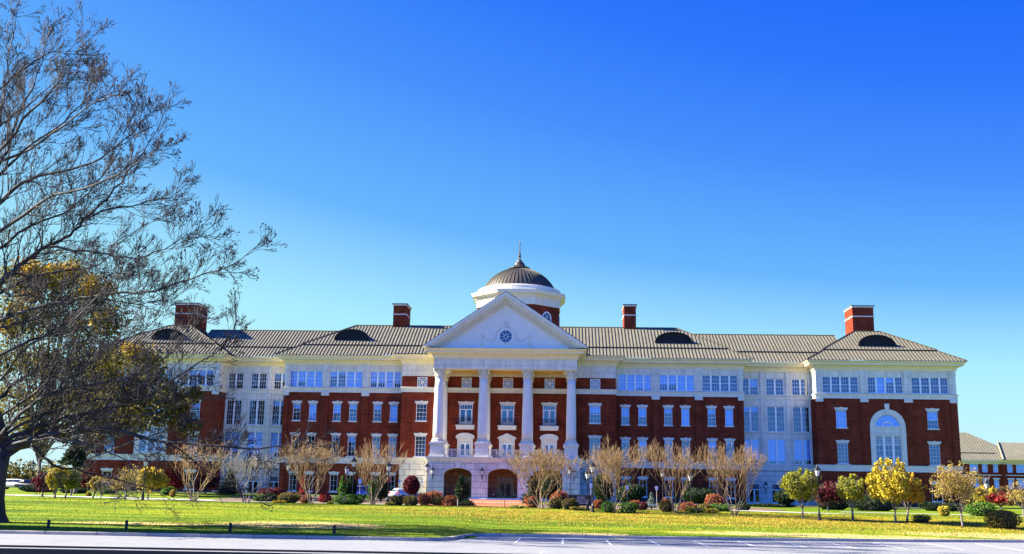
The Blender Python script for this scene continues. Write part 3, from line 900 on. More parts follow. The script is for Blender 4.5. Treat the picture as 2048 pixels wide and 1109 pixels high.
# roofs with standing seams
roof = MB(); seam = MB()
def roof_face(pts, eave_dir, sp=.52, h=.085, w=.03):
    P = [Vector(p) for p in pts]
    n = (P[1]-P[0]).cross(P[2]-P[0]).normalized()
    if n.z < 0: n = -n; 
    roof.poly(P)
    e = Vector(eave_dir).normalized(); s = n.cross(e).normalized()
    o = P[0]
    q = [((p-o).dot(e), (p-o).dot(s)) for p in P]
    lo = min(a for a, b in q); hi = max(a for a, b in q)
    t = math.ceil(lo/sp)*sp+.07
    while t < hi:
        hits = []
        for i in range(len(q)):
            (a, b), (c, d) = q[i], q[(i+1) % len(q)]
            if (a-t)*(c-t) < 0: hits.append(b+(d-b)*(t-a)/(c-a))
        hits.sort()
        for i in range(0, len(hits)-1, 2):
            A = o+e*t+s*hits[i]; B = o+e*t+s*hits[i+1]
            seam.add([A-e*w, A+e*w, B+e*w, B-e*w, A-e*w+n*h, A+e*w+n*h, B+e*w+n*h, B-e*w+n*h],
                     [(4,5,6,7),(0,1,5,4),(1,2,6,5),(2,3,7,6),(3,0,4,7)])
        t += sp
EZ = 21.27; PIT = .577; OV = 1.4
BRK = 3.25     # run of the lower strip
LIFT = .16
def hiproof(xa, xb, ya, yb, runf, hl, hr, ridge_back=True, back=True):
    """front slope + hips; xa,xb,ya are eave lines; run = horizontal run to the ridge/deck. hl/hr: hip at left / right end"""
    def lev(r): return EZ+PIT*r
    for (r0, r1, lift) in ((0, BRK, 0), (BRK-.08, runf, LIFT)):
        xl0 = xa+(r0 if hl else 0); xl1 = xa+(r1 if hl else 0); xr0 = xb-(r0 if hr else 0); xr1 = xb-(r1 if hr else 0)
        z0 = lev(r0)+lift; z1 = lev(r1)+lift
        roof_face([(xl0, ya+r0, z0), (xr0, ya+r0, z0), (xr1, ya+r1, z1), (xl1, ya+r1, z1)], (1, 0, 0))
        if hl: roof_face([(xl0, ya+r0, z0), (xl1, ya+r1, z1), (xl1, yb, z1), (xl0, yb, z0)], (0, 1, 0))
        if hr: roof_face([(xr0, ya+r0, z0), (xr0, yb, z0), (xr1, yb, z1), (xr1, ya+r1, z1)], (0, 1, 0))
        if lift:
            seam.box(xl0, xr0, ya+r0-.05, ya+r0+.01, z0-.24, z0+.06)
            if hl: seam.box(xl0-.05, xl0+.01, ya+r0, yb, z0-.24, z0+.06)
            if hr: seam.box(xr0-.01, xr0+.05, ya+r0, yb, z0-.24, z0+.06)
        # hip caps
        for hh, (px, qx) in ((hl, (xl0, xl1)), (hr, (xr0, xr1))):
            if hh: seam.tube([(px, ya+r0, z0+.05), (qx, ya+r1, z1+.05)], .10, 4)
    zt = lev(runf)+LIFT
    xl, xr = xa+(runf if hl else 0), xb-(runf if hr else 0)
    seam.tube([(xl, ya+runf, zt+.03), (xr, ya+runf, zt+.03)], .09, 4)
    return xl, xr, zt
# wings + centre: one long hipped roof
wl, wr = mx_(-1, X1)-OV, X1+OV
xl, xr, zt = hiproof(wl, wr, -OV, 20.0, 10.35, True, True)
roof.quad((xl, -OV+10.35, zt), (xr, -OV+10.35, zt), (xr, 20, zt-.4), (xl, 20, zt-.4))
# small cornice roof of the projecting centre
for s in (-1, 1):
    a, b = sorted((s*(PFX+.3), mx_(s, X0)+s*OV))
    roof_face([(a, CY-OV, EZ+.02), (b, CY-OV, EZ+.02), (b, -OV+.4, EZ+.2), (a, -OV+.4, EZ+.2)], (1, 0, 0))
# link roofs
for s in (-1, 1):
    a, b = sorted((mx_(s, X1-1.5), mx_(s, X2+6))); a2, b2_ = sorted((mx_(s, 23), mx_(s, X2+6)))
    for (r0, r1, lift) in ((0, BRK, 0), (BRK-.08, 9.25, LIFT)):
        ea, eb = (a2, b2_) if lift else (a, b)
        roof_face([(a, RY-OV+r0, EZ+PIT*r0+lift), (b, RY-OV+r0, EZ+PIT*r0+lift), (eb, RY-OV+r1, EZ+PIT*r1+lift), (ea, RY-OV+r1, EZ+PIT*r1+lift)], (1, 0, 0))
        if lift: seam.box(a, b, RY-OV+r0-.05, RY-OV+r0+.01, EZ+PIT*r0+lift-.24, EZ+PIT*r0+lift+.06)
    z1 = EZ+PIT*9.25+LIFT
    roof.quad((a2, RY-OV+9.25, z1), (b2_, RY-OV+9.25, z1), (b2_, 20, z1-3), (a2, 20, z1-3))
    seam.tube([(a2, RY-OV+9.25, z1+.03), (b2_, RY-OV+9.25, z1+.03)], .09, 4)
    # pavilion
    a, b = sorted((mx_(s, X2)-s*OV, mx_(s, X3)+s*OV))
    pl, pr, pz = hiproof(a, b, -OV, BACK+7, 9.7, True, True)
    roof.quad((pl, -OV+9.7, pz), (pr, -OV+9.7, pz), (pr, BACK+7, pz), (pl, BACK+7, pz))
# portico gable roof
gz = lambda x: PZ+.17+(PWX-abs(x))*sl
for s in (-1, 1):
    roof_face([(s*PWX, -10.9, gz(PWX)), (0, -10.9, gz(0)), (0, 12, gz(0)), (s*PWX, 12, gz(PWX))], (0, 1, 0))
roof.quad((-12, 20, 10), (12, 20, 10), (12, 20, 27), (-12, 20, 27))
rf = roof.build('roof', ROOFM, BLD)
seam.build('roof_seams', SEAM, rf)

# eyebrow dormers
def eyebrow(x, half, yfront):
    r_ = yfront+OV
    z0 = EZ+PIT*r_+LIFT
    H = 1.62
    out = MB(); lou = MB(); n = 18
    outer = [(x+half*cos(pi*k/n), z0+.02+H*sin(pi*k/n)**.9) for k in range(n+1)]
    lou.poly([(p, yfront+.1, q) for p, q in outer])
    for i in range(1, 8):
        z = z0+H*i/8; w = half*sqrt(max(0, 1-(i/8)**2))-.1
        lou.box(x-w, x+w, yfront+.02, yfront+.09, z-.02, z+.03)
    # curved roof that dies into the slope
    for k in range(n):
        (xa, za), (xb, zb) = outer[k], outer[k+1]
        out.quad((xa, yfront-.22, za), (xb, yfront-.22, zb), (xb, yfront+(zb-z0)/PIT+.1, zb), (xa, yfront+(za-z0)/PIT+.1, za))
        sc = 1.06
        out.prism([(xa, yfront-.24, za), (xb, yfront-.24, zb), (x+(xb-x)*sc, yfront-.24, z0+(zb-z0)*sc+.02), (x+(xa-x)*sc, yfront-.24, z0+(za-z0)*sc+.02)], (0, .3, 0))
    d = out.build('dormer', SEAM, BLD)
    lou.build('louver', DARK, d)
eyebrow(at(704, 676, 3.4).x, 2.65, 3.4); eyebrow(at(1347, 680, 3.4).x, 2.75, 3.4)
eyebrow(at(1753, 684, 3.0).x, 2.7, 3.0); eyebrow(at(337, 674, 3.0).x, 2.5, 3.0)

# chimneys
def chimney(x0, x1, top):
    c = MB(); y0, y1 = 8.45, 13.1
    c.box(x0, x1, y0, y1, 25.5, top)
    o = c.build('chimney', BRICK, BLD)
    t = MB()
    t.box(x0-.08, x1+.08, y0-.08, y1+.08, top-1.85, top-1.68)
    t.box(x0-.1, x1+.1, y0-.1, y1+.1, top-.32, top-.12)
    t.build('stone_band', TRIM, o)
    k = MB(); k.box(x0-.2, x1+.2, y0-.2, y1+.2, top-.118, top+.02); k.build('chimney_cap', CHIMCAP, o)
    f = MB(); f.box(x0-.15, x1+.15, y0-.2, y1+.15, 26.55, 26.75); f.build('flashing', SEAM, o)
chimney(-19.45, -17.35, 31.0); chimney(17.95, 19.85, 31.15); chimney(-55.6, -51.8, 30.85); chimney(54.15, 57.45, 31.25)
# small antenna on the left chimney
an = MB(); an.tube([(-54.2, 9.5, 30.8), (-54.2, 9.5, 31.7)], .03, 4); an.tube([(-54.7, 9.5, 31.6), (-53.7, 9.5, 31.6)], .03, 4); an.build('antenna', BLACKM, BLD)

# dome
DX, DY = 0.0, 30.0
dr_ = MB()
def octa_prof(mb, prof, n=8, rot=pi/8): mb.lathe([(r/cos(pi/8), z) for r, z in prof], (DX, DY, 0), n, rot)
octa_prof(dr_, [(7.35, 22), (7.35, 33.6)])
drum = dr_.build('dome_drum', BRICK, BLD)
ds = MB()
octa_prof(ds, [(7.4,33.6),(7.5,33.62),(7.5,34.9),(7.7,35.0),(7.75,35.2),(8.3,35.55),(8.35,35.9),(8.45,36.0),(8.45,36.12),(7.9,36.2),(7.9,36.3)])
ds.build('drum_cornice', TRIM, drum)
at_ = MB(); at_.lathe([(7.75,36.25),(7.75,36.6),(7.55,36.65),(7.55,37.1),(7.25,37.15),(7.1,37.3),(6.8,37.3)], (DX, DY, 0), 48); at_.build('attic_ring', TRIM, drum, False)
# drum windows
for k in (-2, -1, 0, 1, 2):
    a = -pi/2+k*pi/4
    n_ = Vector((cos(a), sin(a), 0)); t_ = Vector((-sin(a), cos(a), 0)); c = Vector((DX, DY, 0))+n_*7.37
    w = MB(); p = MB()
    arc = [c+t_*(.95*cos(q))+Vector((0,0,31.6+.95*sin(q))) for q in [pi*i/12 for i in range(13)]]
    w.tube([c+t_*.95+Vector((0,0,29.6))]+arc+[c-t_*.95+Vector((0,0,29.6))], .13, 6)
    for q in (.8, 1.57, 2.34): w.tube([c+Vector((0,0,31.6)), c+t_*(.95*cos(q))+Vector((0,0,31.6+.95*sin(q)))], .04, 4)
    w.tube([c-t_*.95+Vector((0,0,31.6)), c+t_*.95+Vector((0,0,31.6))], .05, 4); w.tube([c+Vector((0,0,29.6)), c+Vector((0,0,31.6))], .04, 4)
    wo = w.build('drum_window', WHITE, drum)
    p.poly([c+n_*.02+t_*.95+Vector((0,0,29.6))]+[q+n_*.02 for q in arc]+[c+n_*.02-t_*.95+Vector((0,0,29.6))])
    p.build('drum_pane', bpy.data.materials['dark_glass'], drum)
dome = MB(); RD = 7.3; ZC = 34.2; n = 64
prof = [(RD*cos(a), ZC+RD*sin(a)) for a in [radians(24+(88-24)*i/14) for i in range(15)]]
dome.lathe(prof, (DX, DY, 0), n)
do = dome.build('dome', DOMEM, BLD, True)
rb = MB()
for k in range(56):
    t = 2*pi*k/56
    pts = [(DX+(r+.03)*cos(t), DY+(r+.03)*sin(t), z+.02) for r, z in prof[:13]]
    rb.tube(pts, [.05]*len(pts), 3)
rb.build('dome_ribs', SEAM, do)
fi = MB()
fi.lathe([(1.75,41.15),(1.75,41.35),(1.95,41.45),(1.95,41.6),(1.5,41.7),(1.3,41.9),(.95,42.15),(.9,42.5),(.55,42.75),(.5,43.0),(.2,43.2),(.17,43.7),(.3,43.85),(.3,43.98),(.15,44.1),(.12,44.3),(.2,44.4),(.1,44.55),(.075,46.2),(.13,46.35),(.02,46.75)], (DX, DY, 0), 12)
fi.build('finial', mat('bronze', (.035,.028,.02), .5), do)

FLUSH()
# interior: floors, partition and back walls
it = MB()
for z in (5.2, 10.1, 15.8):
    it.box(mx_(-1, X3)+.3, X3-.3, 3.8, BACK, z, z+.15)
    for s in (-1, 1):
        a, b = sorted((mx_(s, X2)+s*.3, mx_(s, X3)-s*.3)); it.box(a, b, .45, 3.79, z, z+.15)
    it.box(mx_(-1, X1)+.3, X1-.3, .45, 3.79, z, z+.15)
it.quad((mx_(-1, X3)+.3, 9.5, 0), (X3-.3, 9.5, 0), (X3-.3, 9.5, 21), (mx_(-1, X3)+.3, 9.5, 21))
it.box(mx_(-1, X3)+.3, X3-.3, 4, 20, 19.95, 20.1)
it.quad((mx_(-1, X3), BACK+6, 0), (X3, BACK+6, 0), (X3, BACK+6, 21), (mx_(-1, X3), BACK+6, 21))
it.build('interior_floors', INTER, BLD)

# wall lanterns
def wlantern(x, y, z, side=0):
    m = MB()
    m.tube([(x, y, z-.75), (x, y-.08, z-.55), (x, y-.3, z-.5), (x, y-.33, z-.35)], .03, 5)
    m.box(x-.06, x+.06, y-.02, y+.0, z-.95, z-.3)
    c = (x, y-.33, z)
    m.lathe([(.05,-.38),(.12,-.33),(.16,-.3),(.14,-.28)], c, 6); m.lathe([(.3,.28),(.31,.31),(.2,.45),(.08,.62),(.05,.72),(.01,.85)], c, 6)
    for k in range(6):
        a = pi/3*k; m.tube([(c[0]+.15*cos(a), c[1]+.15*sin(a), c[2]-.29), (c[0]+.27*cos(a), c[1]+.27*sin(a), c[2]+.29)], .018, 3)
    o = m.build('wall_lantern', BLACKM, BLD)
    MB().lathe([(.13,-.27),(.25,.27)], c, 6).build('lantern_glass', LGLASS, o)
for x in (-9.95, -3.0, 3.0, 9.9): wlantern(x, FY, 3.75)
wlantern(11.6, CY, 3.7)
wlantern(38.7, RY, 2.6)
#PART2

# ------------------------------------------------------------------ ground
def grid_sheet(name, xs, ys, zf, m, kind='structure'):
    mb = MB(); nx = len(xs)
    mb.v = [(x, y, zf(x, y)) for y in ys for x in xs]
    mb.f = [(j*nx+i, j*nx+i+1, (j+1)*nx+i+1, (j+1)*nx+i) for j in range(len(ys)-1) for i in range(nx-1)]
    o = mb.build(name, m, None, True); o['kind'] = kind
    return o
def lawn_mat():
    m = bpy.data.materials.new('lawn'); m.use_nodes = True
    t = m.node_tree; N = t.nodes; L = t.links; b = N['Principled BSDF']; b.inputs['Roughness'].default_value = .9; b.inputs['Specular IOR Level'].default_value = .1
    geo = N.new('ShaderNodeNewGeometry'); sep = N.new('ShaderNodeSeparateXYZ'); L.new(geo.outputs['Position'], sep.inputs[0])
    mp = N.new('ShaderNodeMapping'); mp.inputs['Scale'].default_value = (.07, .45, .3); L.new(geo.outputs['Position'], mp.inputs[0])
    n1 = N.new('ShaderNodeTexNoise'); n1.inputs['Scale'].default_value = 1; n1.inputs['Detail'].default_value = 5; L.new(mp.outputs[0], n1.inputs['Vector'])
    r1 = N.new('ShaderNodeValToRGB'); e = r1.color_ramp.elements
    e[0].position = .36; e[0].color = (.045,.105,.003,1); e[1].position = .66; e[1].color = (.25,.265,.006,1)
    x = e.new(.5); x.color = (.12,.185,.004,1)
    L.new(n1.outputs['Fac'], r1.inputs[0])
    # straw coloured dry patches
    n2 = N.new('ShaderNodeTexNoise'); n2.inputs['Scale'].default_value = .16; n2.inputs['Detail'].default_value = 4; L.new(geo.outputs['Position'], n2.inputs['Vector'])
    # two dry strips by the kerb, at their own places
    def blob(cx, cy, rx, ry):
        v = N.new('ShaderNodeVectorMath'); v.operation = 'SUBTRACT'; v.inputs[1].default_value = (cx, cy, 0); L.new(geo.outputs['Position'], v.inputs[0])
        s_ = N.new('ShaderNodeVectorMath'); s_.operation = 'MULTIPLY'; s_.inputs[1].default_value = (1/rx, 1/ry, 0); L.new(v.outputs[0], s_.inputs[0])
        l = N.new('ShaderNodeVectorMath'); l.operation = 'LENGTH'; L.new(s_.outputs[0], l.inputs[0])
        q = N.new('ShaderNodeMath'); q.operation = 'SUBTRACT'; q.inputs[0].default_value = 1; q.use_clamp = True; L.new(l.outputs['Value'], q.inputs[1])
        return q.outputs[0]
    acc = None
    for a in ((-9.0, -88.5, 7.5, 4.2), (-19, -90, 7, 1.6), (27, -84.5, 14, 2.6), (42, -80, 12, 3.2), (9.8, -88.2, 4.2, 1.6)):
        o = blob(*a)
        if acc is None: acc = o
        else:
            ad = N.new('ShaderNodeMath'); ad.operation = 'MAXIMUM'; L.new(acc, ad.inputs[0]); L.new(o, ad.inputs[1]); acc = ad.outputs[0]
    n5 = N.new('ShaderNodeTexNoise'); n5.inputs['Scale'].default_value = .9; n5.inputs['Detail'].default_value = 6; L.new(geo.outputs['Position'], n5.inputs['Vector'])
    ad = N.new('ShaderNodeMath'); ad.operation = 'MULTIPLY_ADD'; ad.inputs[1].default_value = 1.1; L.new(n5.outputs['Fac'], ad.inputs[0]); 
    sb = N.new('ShaderNodeMath'); sb.operation = 'MULTIPLY_ADD'; sb.inputs[1].default_value = 1.6; sb.inputs[2].default_value = -.72; L.new(acc, sb.inputs[0]); L.new(sb.outputs[0], ad.inputs[2])
    sm = N.new('ShaderNodeMapRange'); sm.inputs[1].default_value = .1; sm.inputs[2].default_value = .45; L.new(ad.outputs[0], sm.inputs[0])
    mx = N.new('ShaderNodeMix'); mx.data_type = 'RGBA'; mx.inputs[7].default_value = (.50,.37,.13,1); L.new(sm.outputs[0], mx.inputs[0]); L.new(r1.outputs[0], mx.inputs[6])
    # leaf brown cast along the top of the bank
    lb = blob(24, -71, 46, 9)
    lm = N.new('ShaderNodeMath'); lm.operation = 'MULTIPLY_ADD'; lm.inputs[1].default_value = 1.3; lm.inputs[2].default_value = -.42; L.new(n5.outputs['Fac'], lm.inputs[0])
    la = N.new('ShaderNodeMath'); la.operation = 'MULTIPLY'; la.use_clamp = True; L.new(lb, la.inputs[0]); L.new(lm.outputs[0], la.inputs[1])
    lk = N.new('ShaderNodeMath'); lk.operation = 'MULTIPLY'; lk.use_clamp = True; lk.inputs[1].default_value = 3.2; L.new(la.outputs[0], lk.inputs[0])
    mxl = N.new('ShaderNodeMix'); mxl.data_type = 'RGBA'; mxl.inputs[7].default_value = (.31,.21,.02,1); L.new(lk.outputs[0], mxl.inputs[0]); L.new(mx.outputs[2], mxl.inputs[6]); mx = mxl
    # fine speckle
    n3 = N.new('ShaderNodeTexNoise'); n3.inputs['Scale'].default_value = 5.5; n3.inputs['Detail'].default_value = 6; n3.inputs['Roughness'].default_value = .75; L.new(geo.outputs['Position'], n3.inputs['Vector'])
    mr = N.new('ShaderNodeMapRange'); mr.inputs[1].default_value = .35; mr.inputs[2].default_value = .65; mr.inputs[3].default_value = .48; mr.inputs[4].default_value = 1.38; L.new(n3.outputs['Fac'], mr.inputs[0])
    m2 = N.new('ShaderNodeMix'); m2.data_type = 'RGBA'; m2.blend_type = 'MULTIPLY'; m2.inputs[0].default_value = 1; L.new(mx.outputs[2], m2.inputs[6]); L.new(mr.outputs[0], m2.inputs[7])
    L.new(m2.outputs[2], b.inputs['Base Color'])
    bp = N.new('ShaderNodeBump'); bp.inputs['Strength'].default_value = .6; bp.inputs['Distance'].default_value = .08; L.new(n3.outputs['Fac'], bp.inputs['Height']); L.new(bp.outputs[0], b.inputs['Normal'])
    return m
LAWN = lawn_mat()
xs = [-2500, -1200, -600, -300, -150, -100] + [-80+1.25*i for i in range(129)] + [100, 150, 300, 600, 1200, 2500]
ys = [-900, -400, -250, -200, -170] + [-150+3*i for i in range(15)] + [-104+.8*i for i in range(62)] + [-54+2*i for i in range(30)] + [10, 30, 60, 120, 250, 600, 1500, 4000]
ys = sorted(set(round(y, 2) for y in ys))
ground = grid_sheet('lawn', xs, ys, terr, LAWN)
def asph_mat(name, c, c2, sc=6):
    m = mat(name, c, .85, var=c2, vscale=.5, bump=.3, bscale=60, spec=.25)
    t = m.node_tree; N = t.nodes; L = t.links
    geo = N.new('ShaderNodeNewGeometry')
    n = N.new('ShaderNodeTexNoise'); n.inputs['Scale'].default_value = sc; n.inputs['Detail'].default_value = 6; L.new(geo.outputs['Position'], n.inputs['Vector'])
    mr = N.new('ShaderNodeMapRange'); mr.inputs[1].default_value = .3; mr.inputs[2].default_value = .7; mr.inputs[3].default_value = .88; mr.inputs[4].default_value = 1.1; L.new(n.outputs['Fac'], mr.inputs[0])
    b = N['Principled BSDF']; src = b.inputs['Base Color'].links[0].from_socket
    mm = N.new('ShaderNodeMix'); mm.data_type = 'RGBA'; mm.blend_type = 'MULTIPLY'; mm.inputs[0].default_value = 1; L.new(src, mm.inputs[6]); L.new(mr.outputs[0], mm.inputs[7]); L.new(mm.outputs[2], b.inputs['Base Color'])
    return m
ASPH = asph_mat('asphalt', (.225,.228,.23), (.195,.198,.20))
KERBM = mat('concrete_kerb', (.40,.36,.29), .85, var=(.30,.27,.22), vscale=1.5, bump=.2, bscale=15)
CONC = mat('concrete_path', (.62,.58,.52), .85, var=(.5,.47,.42), vscale=.6)
BPAV = masonry('brick_paving', (.42,.15,.07), (.32,.11,.05), (.3,.2,.14), .6, .3, .02, .25)
MULCH = mat('mulch', (.09,.05,.03), .95, var=(.16,.10,.05), vscale=2.5, bump=.6, bscale=12)

pk = MB()
pxs = [-120+4*i for i in range(24)]+[-24+.5*i for i in range(130)]+[42+4*i for i in range(16)]
for a, b in zip(pxs, pxs[1:]):
    rows = [-170, -150, -140, -130, -120, -110]
    zz = lambda y: -1.65+1.1*smooth((-y-118)/20.)
    for r0, r1 in zip(rows, rows[1:]): pk.quad((a, r0, zz(r0)), (b, r0, zz(r0)), (b, r1, zz(r1)), (a, r1, zz(r1)))
    pk.quad((a, -110, -1.65), (b, -110, -1.65), (b, yk(b), -1.65), (a, yk(a), -1.65))
o = pk.build('parking_lot', ASPH); o['kind'] = 'structure'
# kerb follows the edge
kb = MB()
kp = [(-120, -99.9), (-60, -99.9), (-12, -98.9), (-3, -98.4), (.2, -98.1), (1.0, -97.85), (1.6, -97.4), (2.0, -96.6), (2.35, -94.5), (2.7, -91.8), (3.0, -90.9), (3.6, -90.35), (4.6, -90.1), (6, -90.0), (14, -89.7), (22, -88.6), (32, -86.2), (42, -83.0), (90, -66)]
sweep(kb, kp, [(-.17,-1.46),(.12,-1.45),(.16,-1.48),(.18,-1.66)])
sweep(kb, kp, [(.181,-1.655),(.62,-1.643),(.64,-1.66)])
o = kb.build('kerb', KERBM); o['kind'] = 'structure'
# joints of the kerb
kj = MB()
for (a, b), (c, d) in zip(kp[1:], kp[2:]):
    n = max(1, int(((c-a)**2+(d-b)**2)**.5/3.0))
    for i in range(n):
        q = i/n; x = a+(c-a)*q; y = b+(d-b)*q
        kj.box(x-.009, x+.009, y-.19, y+.13, -1.655, -1.449)
o = kj.build('kerb_joints', mat('joint_dark', (.05,.045,.04), .9)); o['kind'] = 'structure'
# parking bay lines
ln = MB()
LINEM = mat('road_marking_paint', (.80,.80,.78), .6, var=(.6,.6,.6), vscale=6)
for (u0, v0, u1, v1) in ((1041.6,1075.9,1029.5,1086.6),(1125.4,1077.8,1125.4,1088),(1210.8,1079.4,1223,1090.5),(1298.6,1080.4,1320,1091.2),(1386.7,1082,1417,1093),(1475.3,1083,1516,1094.5),(1567.8,1084.2,1615,1096),(1652,1085,1716,1097.6),(1746,1086,1816,1099),(1850,1086.8,1930,1100.5),(1950,1087.4,2047,1102),(1080,1107,1090,1103.6)):
    def gz_(u, v):
        r = ray(u, v); t = (-1.642-CAMP.z)/r.z; return CAMP+r*t
    A, B = gz_(u0, v0), gz_(u1, v1)
    d = (B-A); d.z = 0; d.normalize(); n = Vector((-d.y, d.x, 0))*.055
    a2 = min(A.y, yk(A.x)-.5)
    ln.quad(A-n, A+n, B+n, B-n)
o = ln.build('parking_markings', LINEM); o['kind'] = 'structure'

def patch(name, poly, m, dz=.03, step=1.0):
    """flat polygon in plan laid on the terrain, cut into strips"""
    bm = bmesh.new()
    vs = [bm.verts.new((x, y, 0)) for x, y in poly]
    bm.faces.new(vs)
    x0 = min(p[0] for p in poly); x1 = max(p[0] for p in poly); y0 = min(p[1] for p in poly); y1 = max(p[1] for p in poly)
    q = math.ceil(x0/step)*step
    while q < x1:
        bmesh.ops.bisect_plane(bm, geom=bm.verts[:]+bm.edges[:]+bm.faces[:], plane_co=(q, 0, 0), plane_no=(1, 0, 0)); q += step*1.25
    q = math.ceil(y0/step)*step
    while q < y1:
        bmesh.ops.bisect_plane(bm, geom=bm.verts[:]+bm.edges[:]+bm.faces[:], plane_co=(0, q, 0), plane_no=(0, 1, 0)); q += step
    for v in bm.verts: v.co.z = terr(v.co.x, v.co.y)+dz
    for f in bm.faces:
        if f.normal.z < 0: f.normal_flip()
    me = bpy.data.meshes.new(name); bm.to_mesh(me); bm.free(); me.materials.append(m)
    o = bpy.data.objects.new(name, me); COL.objects.link(o); o['kind'] = 'structure'
    return o
DRIVE = asph_mat('asphalt_shaded', (.05,.05,.052), (.04,.04,.042))  # driveway asphalt darkened: the shade before the building is put into its colour
patch('planting_bed', [(-27,-60),(-4.5,-57),(-3.6,-13),(-27,-13)], MULCH, .03)
patch('planting_bed', [(5.2,-60),(26.5,-58),(31,-50),(31,-36),(5.2,-36)], MULCH, .03)
patch('driveway', [(-60,-24),(60,-24),(60,-13.5),(-60,-13.5)], DRIVE, .05, 3)
patch('brick_path', [(-4.4,-62),(5.0,-62),(4.6,-10.4),(-4.5,-10.4)], BPAV, .07, 2)
patch('path', [(-70,-54),(-48,-52),(-26,-56),(-26,-54),(-48,-50),(-70,-52)], CONC, .035)
patch('path', [(25,-56),(31,-62),(34,-63.5),(34,-62),(31,-59),(25,-52)], CONC, .04)
patch('path', [(-32,-61.5),(-4.5,-59.3),(-4.5,-58.2),(-32,-60.2)], CONC, .05)
patch('path', [(5.0,-59.2),(26,-57.2),(26,-56.2),(5.0,-58)], CONC, .05)
patch('path', [(36,-52),(60,-60),(60,-58.5),(36,-50.5)], CONC, .04)

# ------------------------------------------------------------------ foliage and trees
def pal(name, cols, rough=.75, trans=.25):
    m = mat(name, cols[0], rough, spec=.2, island=cols)
    t = m.node_tree; N = t.nodes; L = t.links; b = N['Principled BSDF']
    out = [n for n in N if n.type == 'OUTPUT_MATERIAL'][0]
    tl = N.new('ShaderNodeBsdfTranslucent'); mx = N.new('ShaderNodeMixShader'); mx.inputs[0].default_value = trans
    src = b.inputs['Base Color'].links[0].from_socket
    L.new(src, tl.inputs['Color']); L.new(b.outputs[0], mx.inputs[1]); L.new(tl.outputs[0], mx.inputs[2]); L.new(mx.outputs[0], out.inputs[0])
    return m
F_YEL = pal('leaves_yellow', [(.58,.40,.02),(.42,.34,.03),(.66,.46,.03),(.30,.28,.03),(.50,.36,.03)])
F_YG = pal('leaves_yellow_green', [(.34,.32,.03),(.22,.26,.025),(.46,.38,.03),(.14,.18,.02),(.30,.29,.03)])
F_OR = pal('leaves_orange', [(.60,.30,.03),(.55,.38,.03),(.45,.22,.03),(.62,.40,.04),(.34,.25,.04)])
F_BR = pal('leaves_brown_yellow', [(.36,.25,.06),(.28,.20,.06),(.42,.31,.06),(.22,.17,.05)])
F_GR = pal('leaves_green', [(.06,.16,.015),(.10,.22,.02),(.035,.09,.012),(.16,.27,.03)])
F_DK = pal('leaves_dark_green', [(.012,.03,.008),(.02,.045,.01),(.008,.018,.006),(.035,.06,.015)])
F_OL = pal('leaves_olive', [(.12,.10,.02),(.20,.15,.03),(.07,.07,.015),(.26,.17,.04),(.05,.05,.015)])
F_RED = pal('leaves_red', [(.30,.02,.02),(.18,.01,.015),(.40,.045,.03),(.10,.008,.01)])
F_MAR = pal('leaves_maroon', [(.08,.008,.012),(.14,.015,.02),(.04,.006,.008),(.20,.03,.03)])
F_RO = pal('leaves_red_orange', [(.42,.09,.03),(.30,.06,.03),(.50,.16,.05),(.18,.06,.03),(.12,.12,.03)])
F_BIG = pal('leaves_oak', [(.075,.066,.010),(.13,.11,.013),(.04,.042,.010),(.22,.17,.02),(.025,.027,.008)])
F_BIG2 = pal('leaves_oak_olive', [(.12,.10,.012),(.19,.155,.015),(.06,.06,.012),(.30,.22,.02),(.04,.04,.01)])
F_BIGY = pal('leaves_oak_gold', [(.48,.28,.02),(.36,.25,.02),(.55,.33,.03)])
F_BLUE = pal('leaves_blue_green', [(.10,.16,.13),(.16,.22,.19),(.06,.10,.08)])
BARK = mat('bark', (.10,.08,.065), .9, var=(.16,.135,.11), vscale=2.2, bump=.6, bscale=14)
BARKP = mat('bark_pale', (.20,.17,.14), .85, var=(.07,.055,.045), vscale=1.3, bump=.4, bscale=12)
MYRT = mat('myrtle_bark', (.27,.20,.14), .8, var=(.14,.09,.06), vscale=3.0)
TWIG = mat('myrtle_twigs', (.44,.28,.15), .8, island=[(.24,.145,.055),(.15,.075,.025),(.31,.225,.11),(.20,.105,.035)])
TWIGG = mat('grey_twigs', (.30,.26,.21), .8, island=[(.22,.19,.15),(.15,.13,.11),(.28,.24,.19)])
TWIGD = mat('brown_twigs', (.10,.075,.055), .85, island=[(.09,.07,.05),(.14,.11,.08),(.07,.055,.045)])

